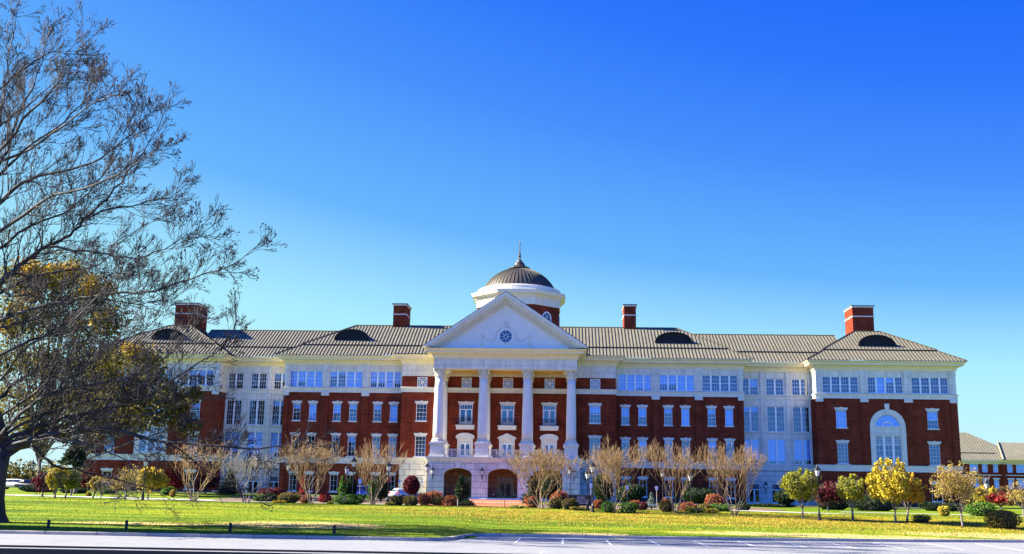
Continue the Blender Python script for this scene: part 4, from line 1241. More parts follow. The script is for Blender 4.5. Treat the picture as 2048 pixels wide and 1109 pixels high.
class Leaves:
    def __init__(s, seed): s.r = np.random.default_rng(seed); s.P = []
    def ell(s, c, r, n, size, shell=.55, lump=.18, flat=1.):
        """n leaf clumps spread through an uneven ellipsoid"""
        g = s.r
        d = g.normal(size=(n, 3)); d /= np.linalg.norm(d, axis=1)[:, None]
        rad = shell+(1-shell)*g.random(n)**.6
        k = np.ones(n)
        for _ in range(7):
            w = g.normal(size=3); w /= np.linalg.norm(w)
            k += lump*g.uniform(-1, 1)*np.exp(-((d-w)**2).sum(1)*3)
        p = np.array(c)+d*rad[:, None]*k[:, None]*np.array(r)
        s.P.append((p, size*g.uniform(.6, 1.4, n)))
    def mesh(s, name, m, parent=None, asp=.6, zmin=None):
        p = np.concatenate([a for a, b in s.P]); sz = np.concatenate([b for a, b in s.P])
        if zmin is not None:
            k = p[:, 2] > zmin; p = p[k]; sz = sz[k]
        n = len(p); g = s.r
        a = g.normal(size=(n, 3)); a /= np.linalg.norm(a, axis=1)[:, None]
        b = np.cross(a, g.normal(size=(n, 3))); b /= np.linalg.norm(b, axis=1)[:, None]
        a = a*sz[:, None]; b = b*(sz*asp)[:, None]
        nn = np.cross(a, b); nn /= (np.linalg.norm(nn, axis=1)[:, None]+1e-9)
        V = np.empty((n, 4, 3)); V[:, 0] = p-a; V[:, 1] = p+b+nn*(sz*.25)[:, None]; V[:, 2] = p+a; V[:, 3] = p-b+nn*(sz*.25)[:, None]
        me = bpy.data.meshes.new(name)
        me.vertices.add(n*4); me.loops.add(n*4); me.polygons.add(n)
        me.vertices.foreach_set('co', V.reshape(-1))
        me.loops.foreach_set('vertex_index', np.arange(n*4, dtype=np.int32))
        me.polygons.foreach_set('loop_start', np.arange(0, n*4, 4, dtype=np.int32))
        me.update(calc_edges=True); me.validate()
        me.materials.append(m)
        o = bpy.data.objects.new(name, me); COL.objects.link(o)
        if parent is not None: o.parent = parent
        return o

def grow(mb, p, d, L, r, lev, rnd, up=.1, spread=.6, kids=(2, 3), tips=None, thin=None, rmin=.008, shrink=.72, n=3, wig=.16, lo=3):
    """recursive branch; thin receives the fine levels"""
    tgt = thin if (thin is not None and lev < lo) else mb
    segs = 3; P = [p.copy()]; R = [r]; q = p.copy(); dd = d.copy()
    r1 = max(rmin*.7, r*.62)
    for i in range(segs):
        dd = (dd+Vector((rnd.gauss(0, wig), rnd.gauss(0, wig), rnd.gauss(0, wig)+up*.35))).normalized()
        q = q+dd*(L/segs); P.append(q.copy()); R.append(r+(r1-r)*(i+1)/segs)
    tgt.tube(P, R, max(3, n if r > .04 else 3), cap=False)
    if lev <= 0:
        if tips is not None: tips.append(q.copy())
        return
    k = rnd.randint(*kids)
    for i in range(k):
        at_end = i < 2
        base = P[-1] if at_end else P[rnd.choice([1, 2])]
        a = rnd.uniform(.35, 1.)*spread*(1 if at_end else 1.25)
        ax = dd.orthogonal().normalized(); ax.rotate(Matrix.Rotation(rnd.uniform(0, 2*pi), 3, dd))
        nd = dd.copy(); nd.rotate(Matrix.Rotation(a, 3, ax)); nd = (nd+Vector((0, 0, up))).normalized()
        grow(mb, base, nd, L*shrink*rnd.uniform(.75, 1.15), max(rmin, r1*(.85 if at_end else .65)), lev-1, rnd, up, spread, kids, tips, thin, rmin, shrink, n, wig, lo)

def spot(u, Y, v=1005):
    a = at(u, v, Y); return a.x, Y, terr(a.x, Y)

def myrtle(u, Y, uw, vtop, label, m_st, m_tw, seed, nst=7, lev=5):
    x, y, z = spot(u, Y, 1010)
    top = at(u, vtop, Y).z - z; half = .92*(uw/2)/FPX*(Y-CAMP.y); lev = 5-(seed % 3 == 1)
    t = thing('crape_myrtle', label, 'tree', (x, y, z-.05), 0, 'bare crape myrtles in front of the building')
    rnd = random.Random(seed); st = MB(); tw = MB()
    for i in range(nst):
        a = 2*pi*i/nst+rnd.uniform(-.3, .3)
        lean = rnd.uniform(.08, .42)
        b = Vector((cos(a)*.13, sin(a)*.13, 0))
        d = Vector((cos(a)*lean*half/top*1.4, sin(a)*lean*half/top*1.4, 1)).normalized()
        L1 = top*.34
        q = b+d*L1*.0
        pts = [b]; dd = d.copy(); rr = [.034]
        for k in range(4):
            dd = (dd+Vector((rnd.gauss(0, .06)+cos(a)*.05, rnd.gauss(0, .06)+sin(a)*.05, .02))).normalized()
            q = pts[-1]+dd*L1/4; pts.append(q); rr.append(.034-.003*(k+1))
        st.tube(pts, rr, 6, cap=False)
        for j in range(3):
            aa = a+rnd.uniform(-1.3, 1.3); ln_ = rnd.uniform(.05, .8)
            nd = Vector((cos(aa)*ln_*half/top*1.75, sin(aa)*ln_*half/top*1.75, 1)).normalized()
            grow(st, pts[-1] if j < 2 else pts[3], nd, top*.23, .02, lev if j == 0 else lev-1, rnd, .22, .46, (2, 3), None, tw, .0105, .82, 4, .075, 5)
    # fit to the measured height and spread
    zs = max(v[2] for v in tw.v); xm = sorted(abs(v[0]) for v in tw.v)[int(len(tw.v)*.97)]
    kz = top/zs; kx = half/xm; kx = min(kx, 1.5)
    for mb_ in (st, tw): mb_.v = [(v[0]*kx, v[1]*kx, v[2]*kz) for v in mb_.v]
    st.build('stems', m_st, t, True); tw.build('crown', m_tw, t, True)
    return t
myrtle(386, -64, 150, 872, 'bare crape myrtle with reddish brown stems, leftmost of the vase shaped ones on the lawn', MYRT, TWIG, 1, 8)
myrtle(491, -66, 118, 888, 'slender grey bare crape myrtle in front of the pale limestone link at left', TWIGG, TWIGG, 2, 6)
myrtle(622, -63, 122, 866, 'tan bare crape myrtle behind a twin headed lamp post, left of the green box hedge', MYRT, TWIG, 3, 8)
myrtle(746, -61, 118, 874, 'tan bare crape myrtle between the blue car and the silver car', MYRT, TWIG, 4, 8)
myrtle(1083, -65, 165, 884, 'tan bare crape myrtle covering the right arch of the portico', MYRT, TWIG, 5, 9)
myrtle(1228, -67, 134, 868, 'tan bare crape myrtle rising out of two round green boxwoods', MYRT, TWIG, 6, 8)
myrtle(1351, -67, 122, 878, 'tan bare crape myrtle in the shrub bed, middle of the three right of the portico', MYRT, TWIG, 7, 7)
myrtle(1468, -68, 134, 882, 'tan bare crape myrtle beside the white path, rightmost of the row', MYRT, TWIG, 8, 8)

def small_tree(name, u, Y, ucen, uw, vtop, vbot, label, m_leaf, m_bark, seed, n=2600, size=.12, group='small autumn trees on the lawn', depth=.8, shell=.3, lev=5, blobs=7, trunk_r=.09, twig=None):
    x, y, z = spot(u, Y, 1015)
    k = (Y-CAMP.y)/FPX
    top = at(u, vtop, Y).z-z; bot = max(.5, at(u, vbot, Y).z-z); half = uw/2*k; cx = (ucen-u)*k
    t = thing(name, label, 'tree', (x, y, z-.04), 0, group)
    rnd = random.Random(seed); tr = MB(); tw = MB()
    hs = bot*.75
    p = [Vector((0,0,0)), Vector((cx*.1, 0, hs*.5)), Vector((cx*.25, 0, hs))]
    tr.tube([p[0], Vector((0,0,.15)), p[1], p[2]], [trunk_r*1.5, trunk_r*1.1, trunk_r, trunk_r*.9], 8)
    H = top-hs
    for i in range(6):
        a = 2*pi*i/6+rnd.uniform(-.3, .3)
        ln_ = rnd.uniform(.25, 1.)
        d = Vector((cos(a)*ln_*half+cx*.5, sin(a)*ln_*half*depth, H*.62)).normalized()
        grow(tr, p[2], d, H*.34, trunk_r*.55, lev-1, rnd, .05, .6, (2, 3), None, tw, .009, .72, 5, .12, 3)
    zs = sorted(v[2] for v in tw.v)[int(len(tw.v)*.99)]
    ks = top*.97/zs
    f = lambda v: (v[0] if v[2] < hs else v[0]*1.0, v[1], v[2] if v[2] <= hs else hs+(v[2]-hs)*(top*.96-hs)/(zs-hs))
    tr.v = [f(v) for v in tr.v]; tw.v = [f(v) for v in tw.v]
    tr.build('trunk', m_bark, t, True)
    tw.build('twigs', twig or m_bark, t, True)
    if n:
        lf = Leaves(seed)
        nb = blobs+5
        for i in range(nb):
            a = 2*pi*i/nb+rnd.uniform(-.4, .4); q = rnd.uniform(.25, .62); hz = rnd.uniform(.3, .75)
            c = (cx+cos(a)*half*q, sin(a)*half*q*depth, bot+(top-bot)*hz)
            R = (half*rnd.uniform(.22, .48), half*depth*rnd.uniform(.25, .5), (top-bot)*rnd.uniform(.14, .32))
            c = (c[0], c[1], min(c[2], top-R[2]))
            lf.ell(c, R, int(2.2*n/nb), size*.8, shell*.8, .45)
        lf.ell((cx, 0, bot+(top-bot)*.48), (half*.85, half*.85*depth, (top-bot)*.42), int(n*.3), size, .1, .7)
        for i in range(14):      # loose shoots at the outline
            a = rnd.uniform(0, 2*pi); e_ = rnd.uniform(.1, 1.45)
            c = (cx+cos(a)*cos(e_)*half*.92, sin(a)*cos(e_)*half*depth*.92, bot+(top-bot)*(.5+.47*sin(e_)))
            lf.ell(c, (half*.1, half*.1, (top-bot)*.1), int(n*.012)+3, size, .1, .4)
        lf.mesh('crown', m_leaf, t)
    return t
G1 = 'autumn trees at right of the lawn'
small_tree('autumn_tree', 1605, -70, 1603, 78, 938, 1012, 'olive green and yellow leaved tree left of the tall lamp post on the lawn', F_YG, BARK, 21, 3400, .10, G1)
small_tree('autumn_tree', 1705, -70, 1702, 66, 950, 1010, 'small bright yellow green tree just right of the tall lamp post', F_YG, BARKP, 22, 2200, .10, G1)
small_tree('autumn_tree', 1790, -71, 1787, 100, 920, 1014, 'largest golden yellow tree in front of the arched window', F_YEL, BARKP, 23, 4600, .11, G1, blobs=9)
small_tree('autumn_tree', 1813, -69.5, 1822, 66, 948, 1012, 'orange tinted tree close behind the largest golden tree', F_OR, BARK, 24, 2000, .10, G1)
small_tree('autumn_tree', 1923, -73, 1915, 108, 926, 1016, 'half bare brown and yellow tree before the pavilion corner at right', F_BR, BARKP, 25, 1500, .09, G1, lev=6, twig=TWIG)
small_tree('autumn_tree', 2046, -52, 2046, 90, 962, 1012, 'reddish brown bare tree cut by the right edge of the view', F_BR, BARKP, 26, 350, .09, G1, lev=6, twig=TWIG)
small_tree('autumn_tree', 1975, -45, 1972, 60, 972, 1004, 'bright yellow tree behind the rightmost lamp post', F_YEL, BARK, 27, 1300, .12, G1)
G2 = 'autumn trees at left of the lawn'
small_tree('autumn_tree', 108, -62, 106, 52, 936, 984, 'bright yellow tree with forked trunk, left of its olive twin near the left edge', F_YEL, BARKP, 31, 1600, .12, G2)
small_tree('autumn_tree', 128, -60, 136, 46, 938, 982, 'olive yellow tree touching the bright yellow one near the left edge', F_YG, BARK, 32, 1700, .12, G2)
small_tree('autumn_tree', 184, -56, 192, 44, 952, 984, 'thin brown leaved small tree left of the saplings', F_BR, BARK, 33, 700, .10, G2, twig=TWIG)
small_tree('autumn_tree', 294, -60, 294, 70, 934, 982, 'brightest yellow round tree, right behind the dark lamp post at left', F_YEL, BARK, 34, 2600, .12, G2)
small_tree('autumn_tree', 249, -62, 253, 50, 930, 980, 'leafless brown young tree between the thin saplings and the brightest yellow tree', F_BR, BARK, 35, 200, .09, G2, twig=TWIGG)
small_tree('autumn_tree', 200, -63, 200, 34, 956, 988, 'thin bare sapling second from the left of the bare ones', F_BR, BARK, 36, 0, .09, G2, trunk_r=.05)
small_tree('autumn_tree', 232, -52, 228, 38, 958, 985, 'sapling with a whitish trunk standing further back at left', F_BR, BARKP, 37, 150, .09, G2, trunk_r=.06)
G3 = 'dark red maples behind the left lawn'
small_tree('red_maple', 82, -54, 84, 50, 945, 985, 'dark maroon maple left of the bright yellow tree', F_MAR, BARK, 41, 1700, .12, G3)
small_tree('red_maple', 168, -42, 172, 48, 945, 986, 'maroon maple before the left corner of the brick pavilion', F_MAR, BARK, 42, 1700, .13, G3)
small_tree('red_maple', 232, -38, 232, 46, 950, 986, 'brownish maroon maple behind the leafless young tree', F_MAR, BARK, 43, 1500, .13, G3)
small_tree('red_maple', 340, -36, 342, 66, 944, 984, 'brighter red maple right of the brightest yellow tree', F_RED, BARK, 44, 2400, .13, G3)
small_tree('red_maple', 408, -34, 412, 60, 950, 990, 'dark red maple seen through the leftmost crape myrtle', F_MAR, BARK, 45, 2000, .13, G3)
small_tree('red_maple', 1655, -48, 1658, 72, 964, 1012, 'maroon spreading maple behind the tall lamp post at right', F_MAR, BARK, 46, 3000, .13, 'red maples at right')
small_tree('red_maple', 2000, -46, 2004, 62, 986, 1010, 'crimson low maple right of the rightmost lamp post', F_RED, BARK, 47, 2600, .12, 'red maples at right')

def shrub(name, u0, u1, vt, vb, Y, label, m, seed, n=900, size=.07, cat='shrub', group='shrubs in the planting beds', depth=.8, lumps=4, flat=False):
    uc = (u0+u1)/2; a = at(uc, vb, Y); k = (Y-CAMP.y)/FPX
    x = a.x; z = terr(x, Y); half = (u1-u0)/2*k; h = max(.3, at(uc, vt, Y).z-z)
    lf = Leaves(seed); rnd = random.Random(seed)
    dep = min(half, 1.4)*depth
    lf.ell((0, 0, h*.42), (half, dep, h*.54), int(n*.55), size, .62, .38)
    for i in range(lumps):
        q = rnd.uniform(-.7, .7)
        lf.ell((q*half, rnd.uniform(-.3, .3)*dep, h*rnd.uniform(.42, .6)), (half*.38, dep*.5, h*.38), int(n*.45/lumps), size, .7, .2)
    o = lf.mesh(name, m, None, zmin=-.02)
    o.location = (x, Y, z)
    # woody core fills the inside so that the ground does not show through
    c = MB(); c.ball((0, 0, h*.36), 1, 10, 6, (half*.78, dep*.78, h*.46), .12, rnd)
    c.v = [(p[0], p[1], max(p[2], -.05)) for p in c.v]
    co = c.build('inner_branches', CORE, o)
    return tag(o, label, cat, group)
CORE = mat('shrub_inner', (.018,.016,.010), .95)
GH = 'clipped green shrubs'
shrub('boxwood', 664, 730, 988, 1011, -64, 'wide clipped green box hedge in front of the blue car', F_GR, 101, 2600, .065, group=GH)
shrub('boxwood', 1200, 1228, 1001, 1023, -68, 'round green boxwood left of the myrtle stems', F_GR, 102, 1300, .06, group=GH)
shrub('boxwood', 1238, 1274, 1002, 1023, -68, 'round green boxwood right of the myrtle stems', F_GR, 103, 1500, .06, group=GH)
shrub('clipped_hedge', 1414, 1462, 1007, 1021, -60, 'low dark green hedge between the rusty shrub and the rightmost myrtle', F_GR, 104, 1600, .07, group=GH)
shrub('clipped_hedge', 1470, 1500, 1006, 1018, -54, 'low hedge behind the rightmost myrtle', F_DK, 105, 900, .07, group=GH)
shrub('clipped_hedge', 505, 534, 988, 999, -56, 'low flat hedge behind the slender grey myrtle', F_GR, 106, 900, .07, group=GH)
shrub('boxwood', 530, 556, 988, 1001, -58, 'dark rounded boxwood left of the rusty mounds', F_DK, 107, 900, .07, group=GH)
shrub('clipped_hedge', 118, 175, 975, 991, -42, 'long dark hedge behind the two yellow trees at left', F_DK, 108, 1800, .09, group=GH)
shrub('clipped_hedge', 198, 238, 972, 992, -40, 'green hedge behind the saplings at left', F_GR, 109, 1500, .09, group=GH)
shrub('clipped_hedge', 322, 350, 974, 990, -42, 'green shrub between the yellow tree and the red maple', F_GR, 110, 900, .09, group=GH)
shrub('boxwood', 1936, 1990, 1004, 1024, -58, 'mid green low shrub behind the half bare tree at right', F_GR, 111, 2200, .09, group=GH)
shrub('clipped_hedge', 1972, 2040, 1018, 1042, -73, 'brownish olive clipped hedge at the right edge of the lawn', F_OL, 112, 3600, .07, group=GH)
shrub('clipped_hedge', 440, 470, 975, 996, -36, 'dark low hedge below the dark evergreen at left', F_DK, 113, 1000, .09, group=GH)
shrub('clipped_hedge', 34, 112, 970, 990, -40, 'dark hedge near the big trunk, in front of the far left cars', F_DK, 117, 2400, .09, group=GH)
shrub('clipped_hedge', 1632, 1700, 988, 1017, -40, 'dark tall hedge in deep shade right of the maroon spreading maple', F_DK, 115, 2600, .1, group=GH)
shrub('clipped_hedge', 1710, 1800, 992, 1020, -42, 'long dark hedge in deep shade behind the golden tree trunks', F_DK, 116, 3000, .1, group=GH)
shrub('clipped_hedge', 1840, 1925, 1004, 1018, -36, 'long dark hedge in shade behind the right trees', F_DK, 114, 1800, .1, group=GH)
GO = 'russet and olive shrubs in the beds'
shrub('barberry', 554, 602, 984, 1009, -61, 'wide rusty brown mound under the twin headed lamp', F_OL, 121, 2200, .065, group=GO)
shrub('barberry', 598, 622, 988, 1008, -62.5, 'olive brown mound touching the stems of a tan myrtle', F_RO, 122, 1000, .065, group=GO)
shrub('barberry', 638, 664, 983, 1002, -58, 'bright red shrub left of the green box hedge', F_RED, 123, 1300, .065, group=GO)
shrub('barberry', 516, 566, 975, 990, -48, 'wide low maroon maple shrub by the left link door', F_MAR, 124, 1800, .08, group=GO)
shrub('barberry', 780, 808, 991, 1009, -63, 'olive brown shrub in front of the left half of the silver car', F_OL, 125, 1300, .065, group=GO)
shrub('barberry', 806, 838, 990, 1010, -63.6, 'rust tinted shrub in front of the right half of the silver car', F_OL, 126, 1400, .065, group=GO)
shrub('barberry', 836, 862, 986, 1006, -60, 'orange leaved shrub right of the silver car', F_RO, 127, 1200, .065, group=GO)
shrub('barberry', 852, 886, 980, 998, -52, 'red tinged shrub at the foot of the portico corner lamp', F_RO, 128, 1500, .07, group=GO)
shrub('barberry', 860, 892, 992, 1009, -60, 'grey green shrub below the left arch', F_OL, 129, 1400, .065, group=GO)
shrub('barberry', 886, 918, 990, 1012, -61, 'red topped olive shrub left of the brick path', F_RO, 130, 1500, .065, group=GO)
shrub('barberry', 924, 942, 997, 1008, -55, 'small dark clipped shrub beside the spruce foot', F_DK, 131, 700, .06, group=GO)
shrub('barberry', 912, 946, 1004, 1013, -60, 'low spreading juniper edging the brick path at left', F_DK, 132, 900, .07, group=GO)
shrub('barberry', 1052, 1078, 991, 1014, -62, 'red and orange shrub at the right side of the brick path', F_RO, 133, 1400, .065, group=GO)
shrub('barberry', 1100, 1138, 981, 1006, -55, 'rounded coral red shrub left of the dark sign', F_RO, 134, 2000, .07, group=GO)
shrub('barberry', 1094, 1128, 995, 1018, -64, 'olive yellow shrub right of the large myrtle stems', F_OL, 135, 1700, .065, group=GO)
shrub('barberry', 1122, 1158, 996, 1019, -65, 'olive shrub in front of the dark sign', F_OL, 136, 1700, .065, group=GO)
shrub('barberry', 1186, 1206, 1000, 1018, -60, 'dusky red shrub right of the two thin lamp posts', F_RO, 137, 1000, .065, group=GO)
shrub('barberry', 1256, 1286, 1000, 1016, -58, 'russet shrub behind the right boxwood', F_RO, 138, 1200, .065, group=GO)
shrub('barberry', 1272, 1296, 1003, 1020, -62, 'small plum coloured shrub left of the bench', F_MAR, 139, 900, .065, group=GO)
shrub('barberry', 1318, 1348, 1000, 1022, -66, 'orange olive shrub left of the middle myrtle stems', F_OL, 140, 1500, .065, group=GO)
shrub('barberry', 1322, 1340, 996, 1010, -58, 'low plum shrub behind the orange olive one', F_RO, 141, 800, .065, group=GO)
shrub('barberry', 1358, 1400, 1004, 1022, -64, 'russet low shrub right of the middle myrtle stems', F_RO, 142, 1500, .065, group=GO)
shrub('barberry', 1396, 1424, 1007, 1021, -62, 'rusty shrub beside the lamp post right of the middle myrtle', F_OL, 143, 1100, .065, group=GO)
shrub('japanese_maple', 1412, 1448, 987, 1004, -42, 'coral red weeping maple in front of the dark ground floor', F_RO, 144, 1900, .08, group=GO)
shrub('barberry', 1878, 1900, 1011, 1021, -62, 'small yellow orange shrub left of the half bare tree', F_YEL, 145, 900, .07, group=GO)
shrub('barberry', 172, 184, 984, 992, -50, 'tiny orange shrub at the foot of the thin brown tree', F_OR, 146, 500, .06, group=GO)
shrub('barberry', 338, 352, 978, 988, -48, 'tiny orange shrub under the brighter red maple', F_OR, 147, 500, .06, group=GO)
shrub('barberry', 1500, 1600, 1008, 1018, -30, 'row of low dark shrubs before the glazed doors at right', F_DK, 148, 1800, .1, group=GO)
GL = 'low yellow ground cover clumps'
for i, (a, b, vt, vb, Y, lab) in enumerate(((545,572,1001,1009,-64,'bright yellow grassy clump left of the rusty mounds'),(652,668,1003,1009,-63,'pale yellow clump left of the box hedge'),(770,790,1005,1011,-64,'yellow clump below the olive brown shrub'),(1016,1056,1011,1018,-65,'yellow low clump at the path side of the large myrtle'),(1140,1172,1014,1021,-66,'yellow low clump in front of the dark sign'),(1372,1412,1014,1023,-66,'yellow green clump right of the middle myrtle'),(1410,1436,1017,1024,-66,'pale yellow clump by the end of the white path'),(1822,1862,1028,1036,-70,'yellow grassy clump between the golden tree and the half bare tree'))):
    shrub('ground_cover_clump', a, b, vt, vb, Y, lab, F_YEL if i % 2 == 0 else F_YG, 160+i, 650, .06, 'plant', GL, lumps=5)

def cone_tree(name, u, Y, uw, vtop, vb, label, m, seed, n=1600, size=.1, base=.25, trunk=True, round_=False, cat='tree', group=None):
    x, y, z = spot(u, Y, vb); k = (Y-CAMP.y)/FPX; top = at(u, vtop, Y).z-z; half = uw/2*k
    t = thing(name, label, cat, (x, y, z), 0, group)
    tr = MB(); tr.tube([(0,0,-.1),(0,0,top*.5),(0,0,top*.95)], [.09,.06,.015], 6); tr.build('trunk', BARK, t)
    lf = Leaves(seed); rnd = random.Random(seed)
    if round_:
        lf.ell((0,0,base+(top-base)*.5), (half, half, (top-base)*.5), n, size, .65, .15)
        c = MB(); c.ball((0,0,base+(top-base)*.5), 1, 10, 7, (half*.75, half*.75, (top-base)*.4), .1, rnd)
    else:
        for i in range(14):
            q = (i+.5)/14; w = half*(1-q)**.75*(.85 if i % 2 else 1.12)
            for j in range(5):
                a = rnd.uniform(0, 2*pi)
                lf.ell((cos(a)*w*.55, sin(a)*w*.55, base+(top-base)*q-(.1*w)), (w*.5+.08, w*.5+.08, (top-base)*.05), max(6, int(n/70*(1.6-q))), size, .2, .2)
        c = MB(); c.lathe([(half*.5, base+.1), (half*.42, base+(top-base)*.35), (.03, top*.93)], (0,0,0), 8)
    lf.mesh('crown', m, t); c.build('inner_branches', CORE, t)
    return t
cone_tree('spruce', 922, -46, 40, 950, 1003, 'dark green young spruce standing before the left arch', F_DK, 201, 3000, .1, group='conifers near the portico')
cone_tree('spruce', 1062, -42, 42, 952, 1002, 'dark green spruce behind the large myrtle, before the right arch', F_DK, 202, 2600, .1, group='conifers near the portico')
cone_tree('spruce', 1313-10, -58, 22, 986, 1018, 'small blue green conifer beside the bench', F_BLUE, 203, 900, .07, group='conifers near the portico')
cone_tree('columnar_holly', 683, -52, 24, 953, 1003, 'narrow green shrub with red tips under the lower lamp', F_GR, 204, 1700, .09, group='columnar shrubs beside the cars')
cone_tree('columnar_holly', 700, -44, 26, 955, 1000, 'dark green narrow evergreen left of the blue car', F_DK, 205, 1700, .1, round_=True, group='columnar shrubs beside the cars')
cone_tree('columnar_holly', 741, -50, 20, 960, 1002, 'narrow green shrub just left of the myrtle between the cars', F_GR, 206, 1500, .09, group='columnar shrubs beside the cars')
cone_tree('columnar_holly', 606, -50, 22, 950, 1000, 'narrow dark red column shrub behind the tan myrtle', F_RED, 207, 1500, .09, group='columnar shrubs beside the cars')
cone_tree('columnar_holly', 762, -44, 34, 950, 1000, 'dark evergreen behind the myrtle between the cars', F_DK, 208, 1700, .1, round_=True, group='columnar shrubs beside the cars')
cone_tree('topiary_ball', 822, -40, 34, 951, 998, 'maroon ball shaped tree in front of the small lattice window', F_MAR, 209, 3000, .1, base=.75, round_=True)
cone_tree('dark_holly', 1206, -34, 40, 946, 1004, 'large black green holly at the inner corner right of the portico', F_DK, 210, 2600, .12, round_=True, group='dark hollies by the building')
cone_tree('dark_holly', 458, -30, 52, 940, 992, 'dark evergreen by the left link, between the first two myrtles', F_DK, 211, 2600, .13, base=.2, group='dark hollies by the building')
cone_tree('dark_holly', 1100, -20, 44, 948, 1002, 'dark holly filling the right arch behind the large myrtle', F_DK, 212, 2600, .12, round_=True, group='dark hollies by the building')
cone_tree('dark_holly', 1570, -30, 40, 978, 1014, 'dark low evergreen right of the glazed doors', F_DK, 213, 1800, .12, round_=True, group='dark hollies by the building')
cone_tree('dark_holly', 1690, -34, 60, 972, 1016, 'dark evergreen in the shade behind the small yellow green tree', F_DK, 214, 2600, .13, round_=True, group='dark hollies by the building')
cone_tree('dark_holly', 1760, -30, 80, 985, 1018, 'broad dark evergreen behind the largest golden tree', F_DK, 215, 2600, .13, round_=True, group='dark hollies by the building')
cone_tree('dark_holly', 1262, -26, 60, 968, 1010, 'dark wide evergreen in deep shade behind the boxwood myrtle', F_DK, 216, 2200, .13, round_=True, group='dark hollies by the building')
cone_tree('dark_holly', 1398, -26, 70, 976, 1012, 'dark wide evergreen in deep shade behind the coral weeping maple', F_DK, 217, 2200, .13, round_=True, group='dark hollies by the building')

# big leafy trees at left
def big_tree(u, Y, blobs, label, seed, m, extra, trunk_u2=None, vb=995, dens=1.0, size=.2):
    x, y, z = spot(u, Y, vb); k = (Y-CAMP.y)/FPX
    t = thing('oak_tree', label, 'tree', (x, y, z), 0, 'large leafy trees at left')
    tr = MB(); rnd = random.Random(seed)
    lf = Leaves(seed); lf2 = Leaves(seed+1)
    fork = Vector((0, 0, 4.6))
    tr.tube([(0,0,-.2),(0,0,.4),(.05,0,2.4),fork], [.34,.24,.19,.16], 9)
    for (uc, vc, ru, rv, kind) in blobs:
        c = at(uc, vc, Y+rnd.uniform(-3.5, 3.5))-Vector((x, y, z))
        ru *= k; rv *= k
        n = int(dens*44*(ru*rv+ru*2)*2.2)
        (lf2 if kind else lf).ell(c, (ru*1.2, min(ru, 3.2), rv*1.2), n, size, .15, .5)
        mid = fork+(c-fork)*.5+Vector((0,0,-.3))
        tr.tube([fork-Vector((0,0,rnd.uniform(0,1.5))), mid, c], [.12,.08,.03], 5)
        for q in range(5):
            d = Vector((rnd.gauss(0,1), rnd.gauss(0,1), rnd.gauss(0,.6))).normalized()
            tr.tube([mid+(c-mid)*rnd.random(), c+d*ru*.8], [.045,.012], 3)
    tr.build('trunk', BARK, t, True)
    lf.mesh('crown', m, t, .7)
    if lf2.P: lf2.mesh('golden_leaves', extra, t, .7)
    return t
ra = random.Random(77)
BA = []
for (a, b, c, d) in ((30,560,42,36),(85,560,44,36),(140,560,44,36),(195,600,42,38),(30,640,48,40),(100,640,48,42),(165,655,48,40),(225,650,30,36),(20,720,46,40),(85,720,48,40),(150,730,50,40),(210,720,36,40),(30,800,50,40),(100,805,50,40),(165,800,48,40),(60,858,40,26),(130,862,42,24)):
    BA.append((a, b, c, d, 0))
BA += [(60,590,26,18,1),(170,590,26,16,1),(110,540,22,14,1),(205,640,20,16,1),(90,560,26,18,1),(150,540,24,16,1),(215,580,20,16,1),(120,600,22,12,1),(135,560,26,20,1),(185,565,22,16,1),(20,655,24,22,1),(60,535,26,16,1),(30,620,18,14,1)]
big_tree(72, -34, BA, 'tall olive green oak with golden leaf patches, leftmost leafy tree', 301, F_BIG2, F_BIGY, dens=.9)
BB = []
for (a, b, c, d) in ((235,720,34,30),(285,715,34,28),(250,775,44,34),(310,770,42,34),(215,790,40,36),(360,800,26,28),(260,840,46,28),(320,835,44,26),(215,850,38,24),(375,850,24,22),(390,790,16,18),(200,745,30,30),(270,810,44,30),(335,800,34,26),(180,825,30,30),(300,735,30,24)):
    BB.append((a, b, c, d, 0))
BB += [(265,700,20,12,1)]
big_tree(150, -44, BB, 'dark olive oak hiding the left pavilion, right of the golden patched oak', 302, F_BIG, F_BIGY, dens=.95, size=.19)
# thin dark conifer clump below them
cone_tree('cedar', 142, -50, 64, 880, 990, 'ragged dark cedar between the oak trunks at far left', F_DK, 303, 2400, .16, base=3.2)

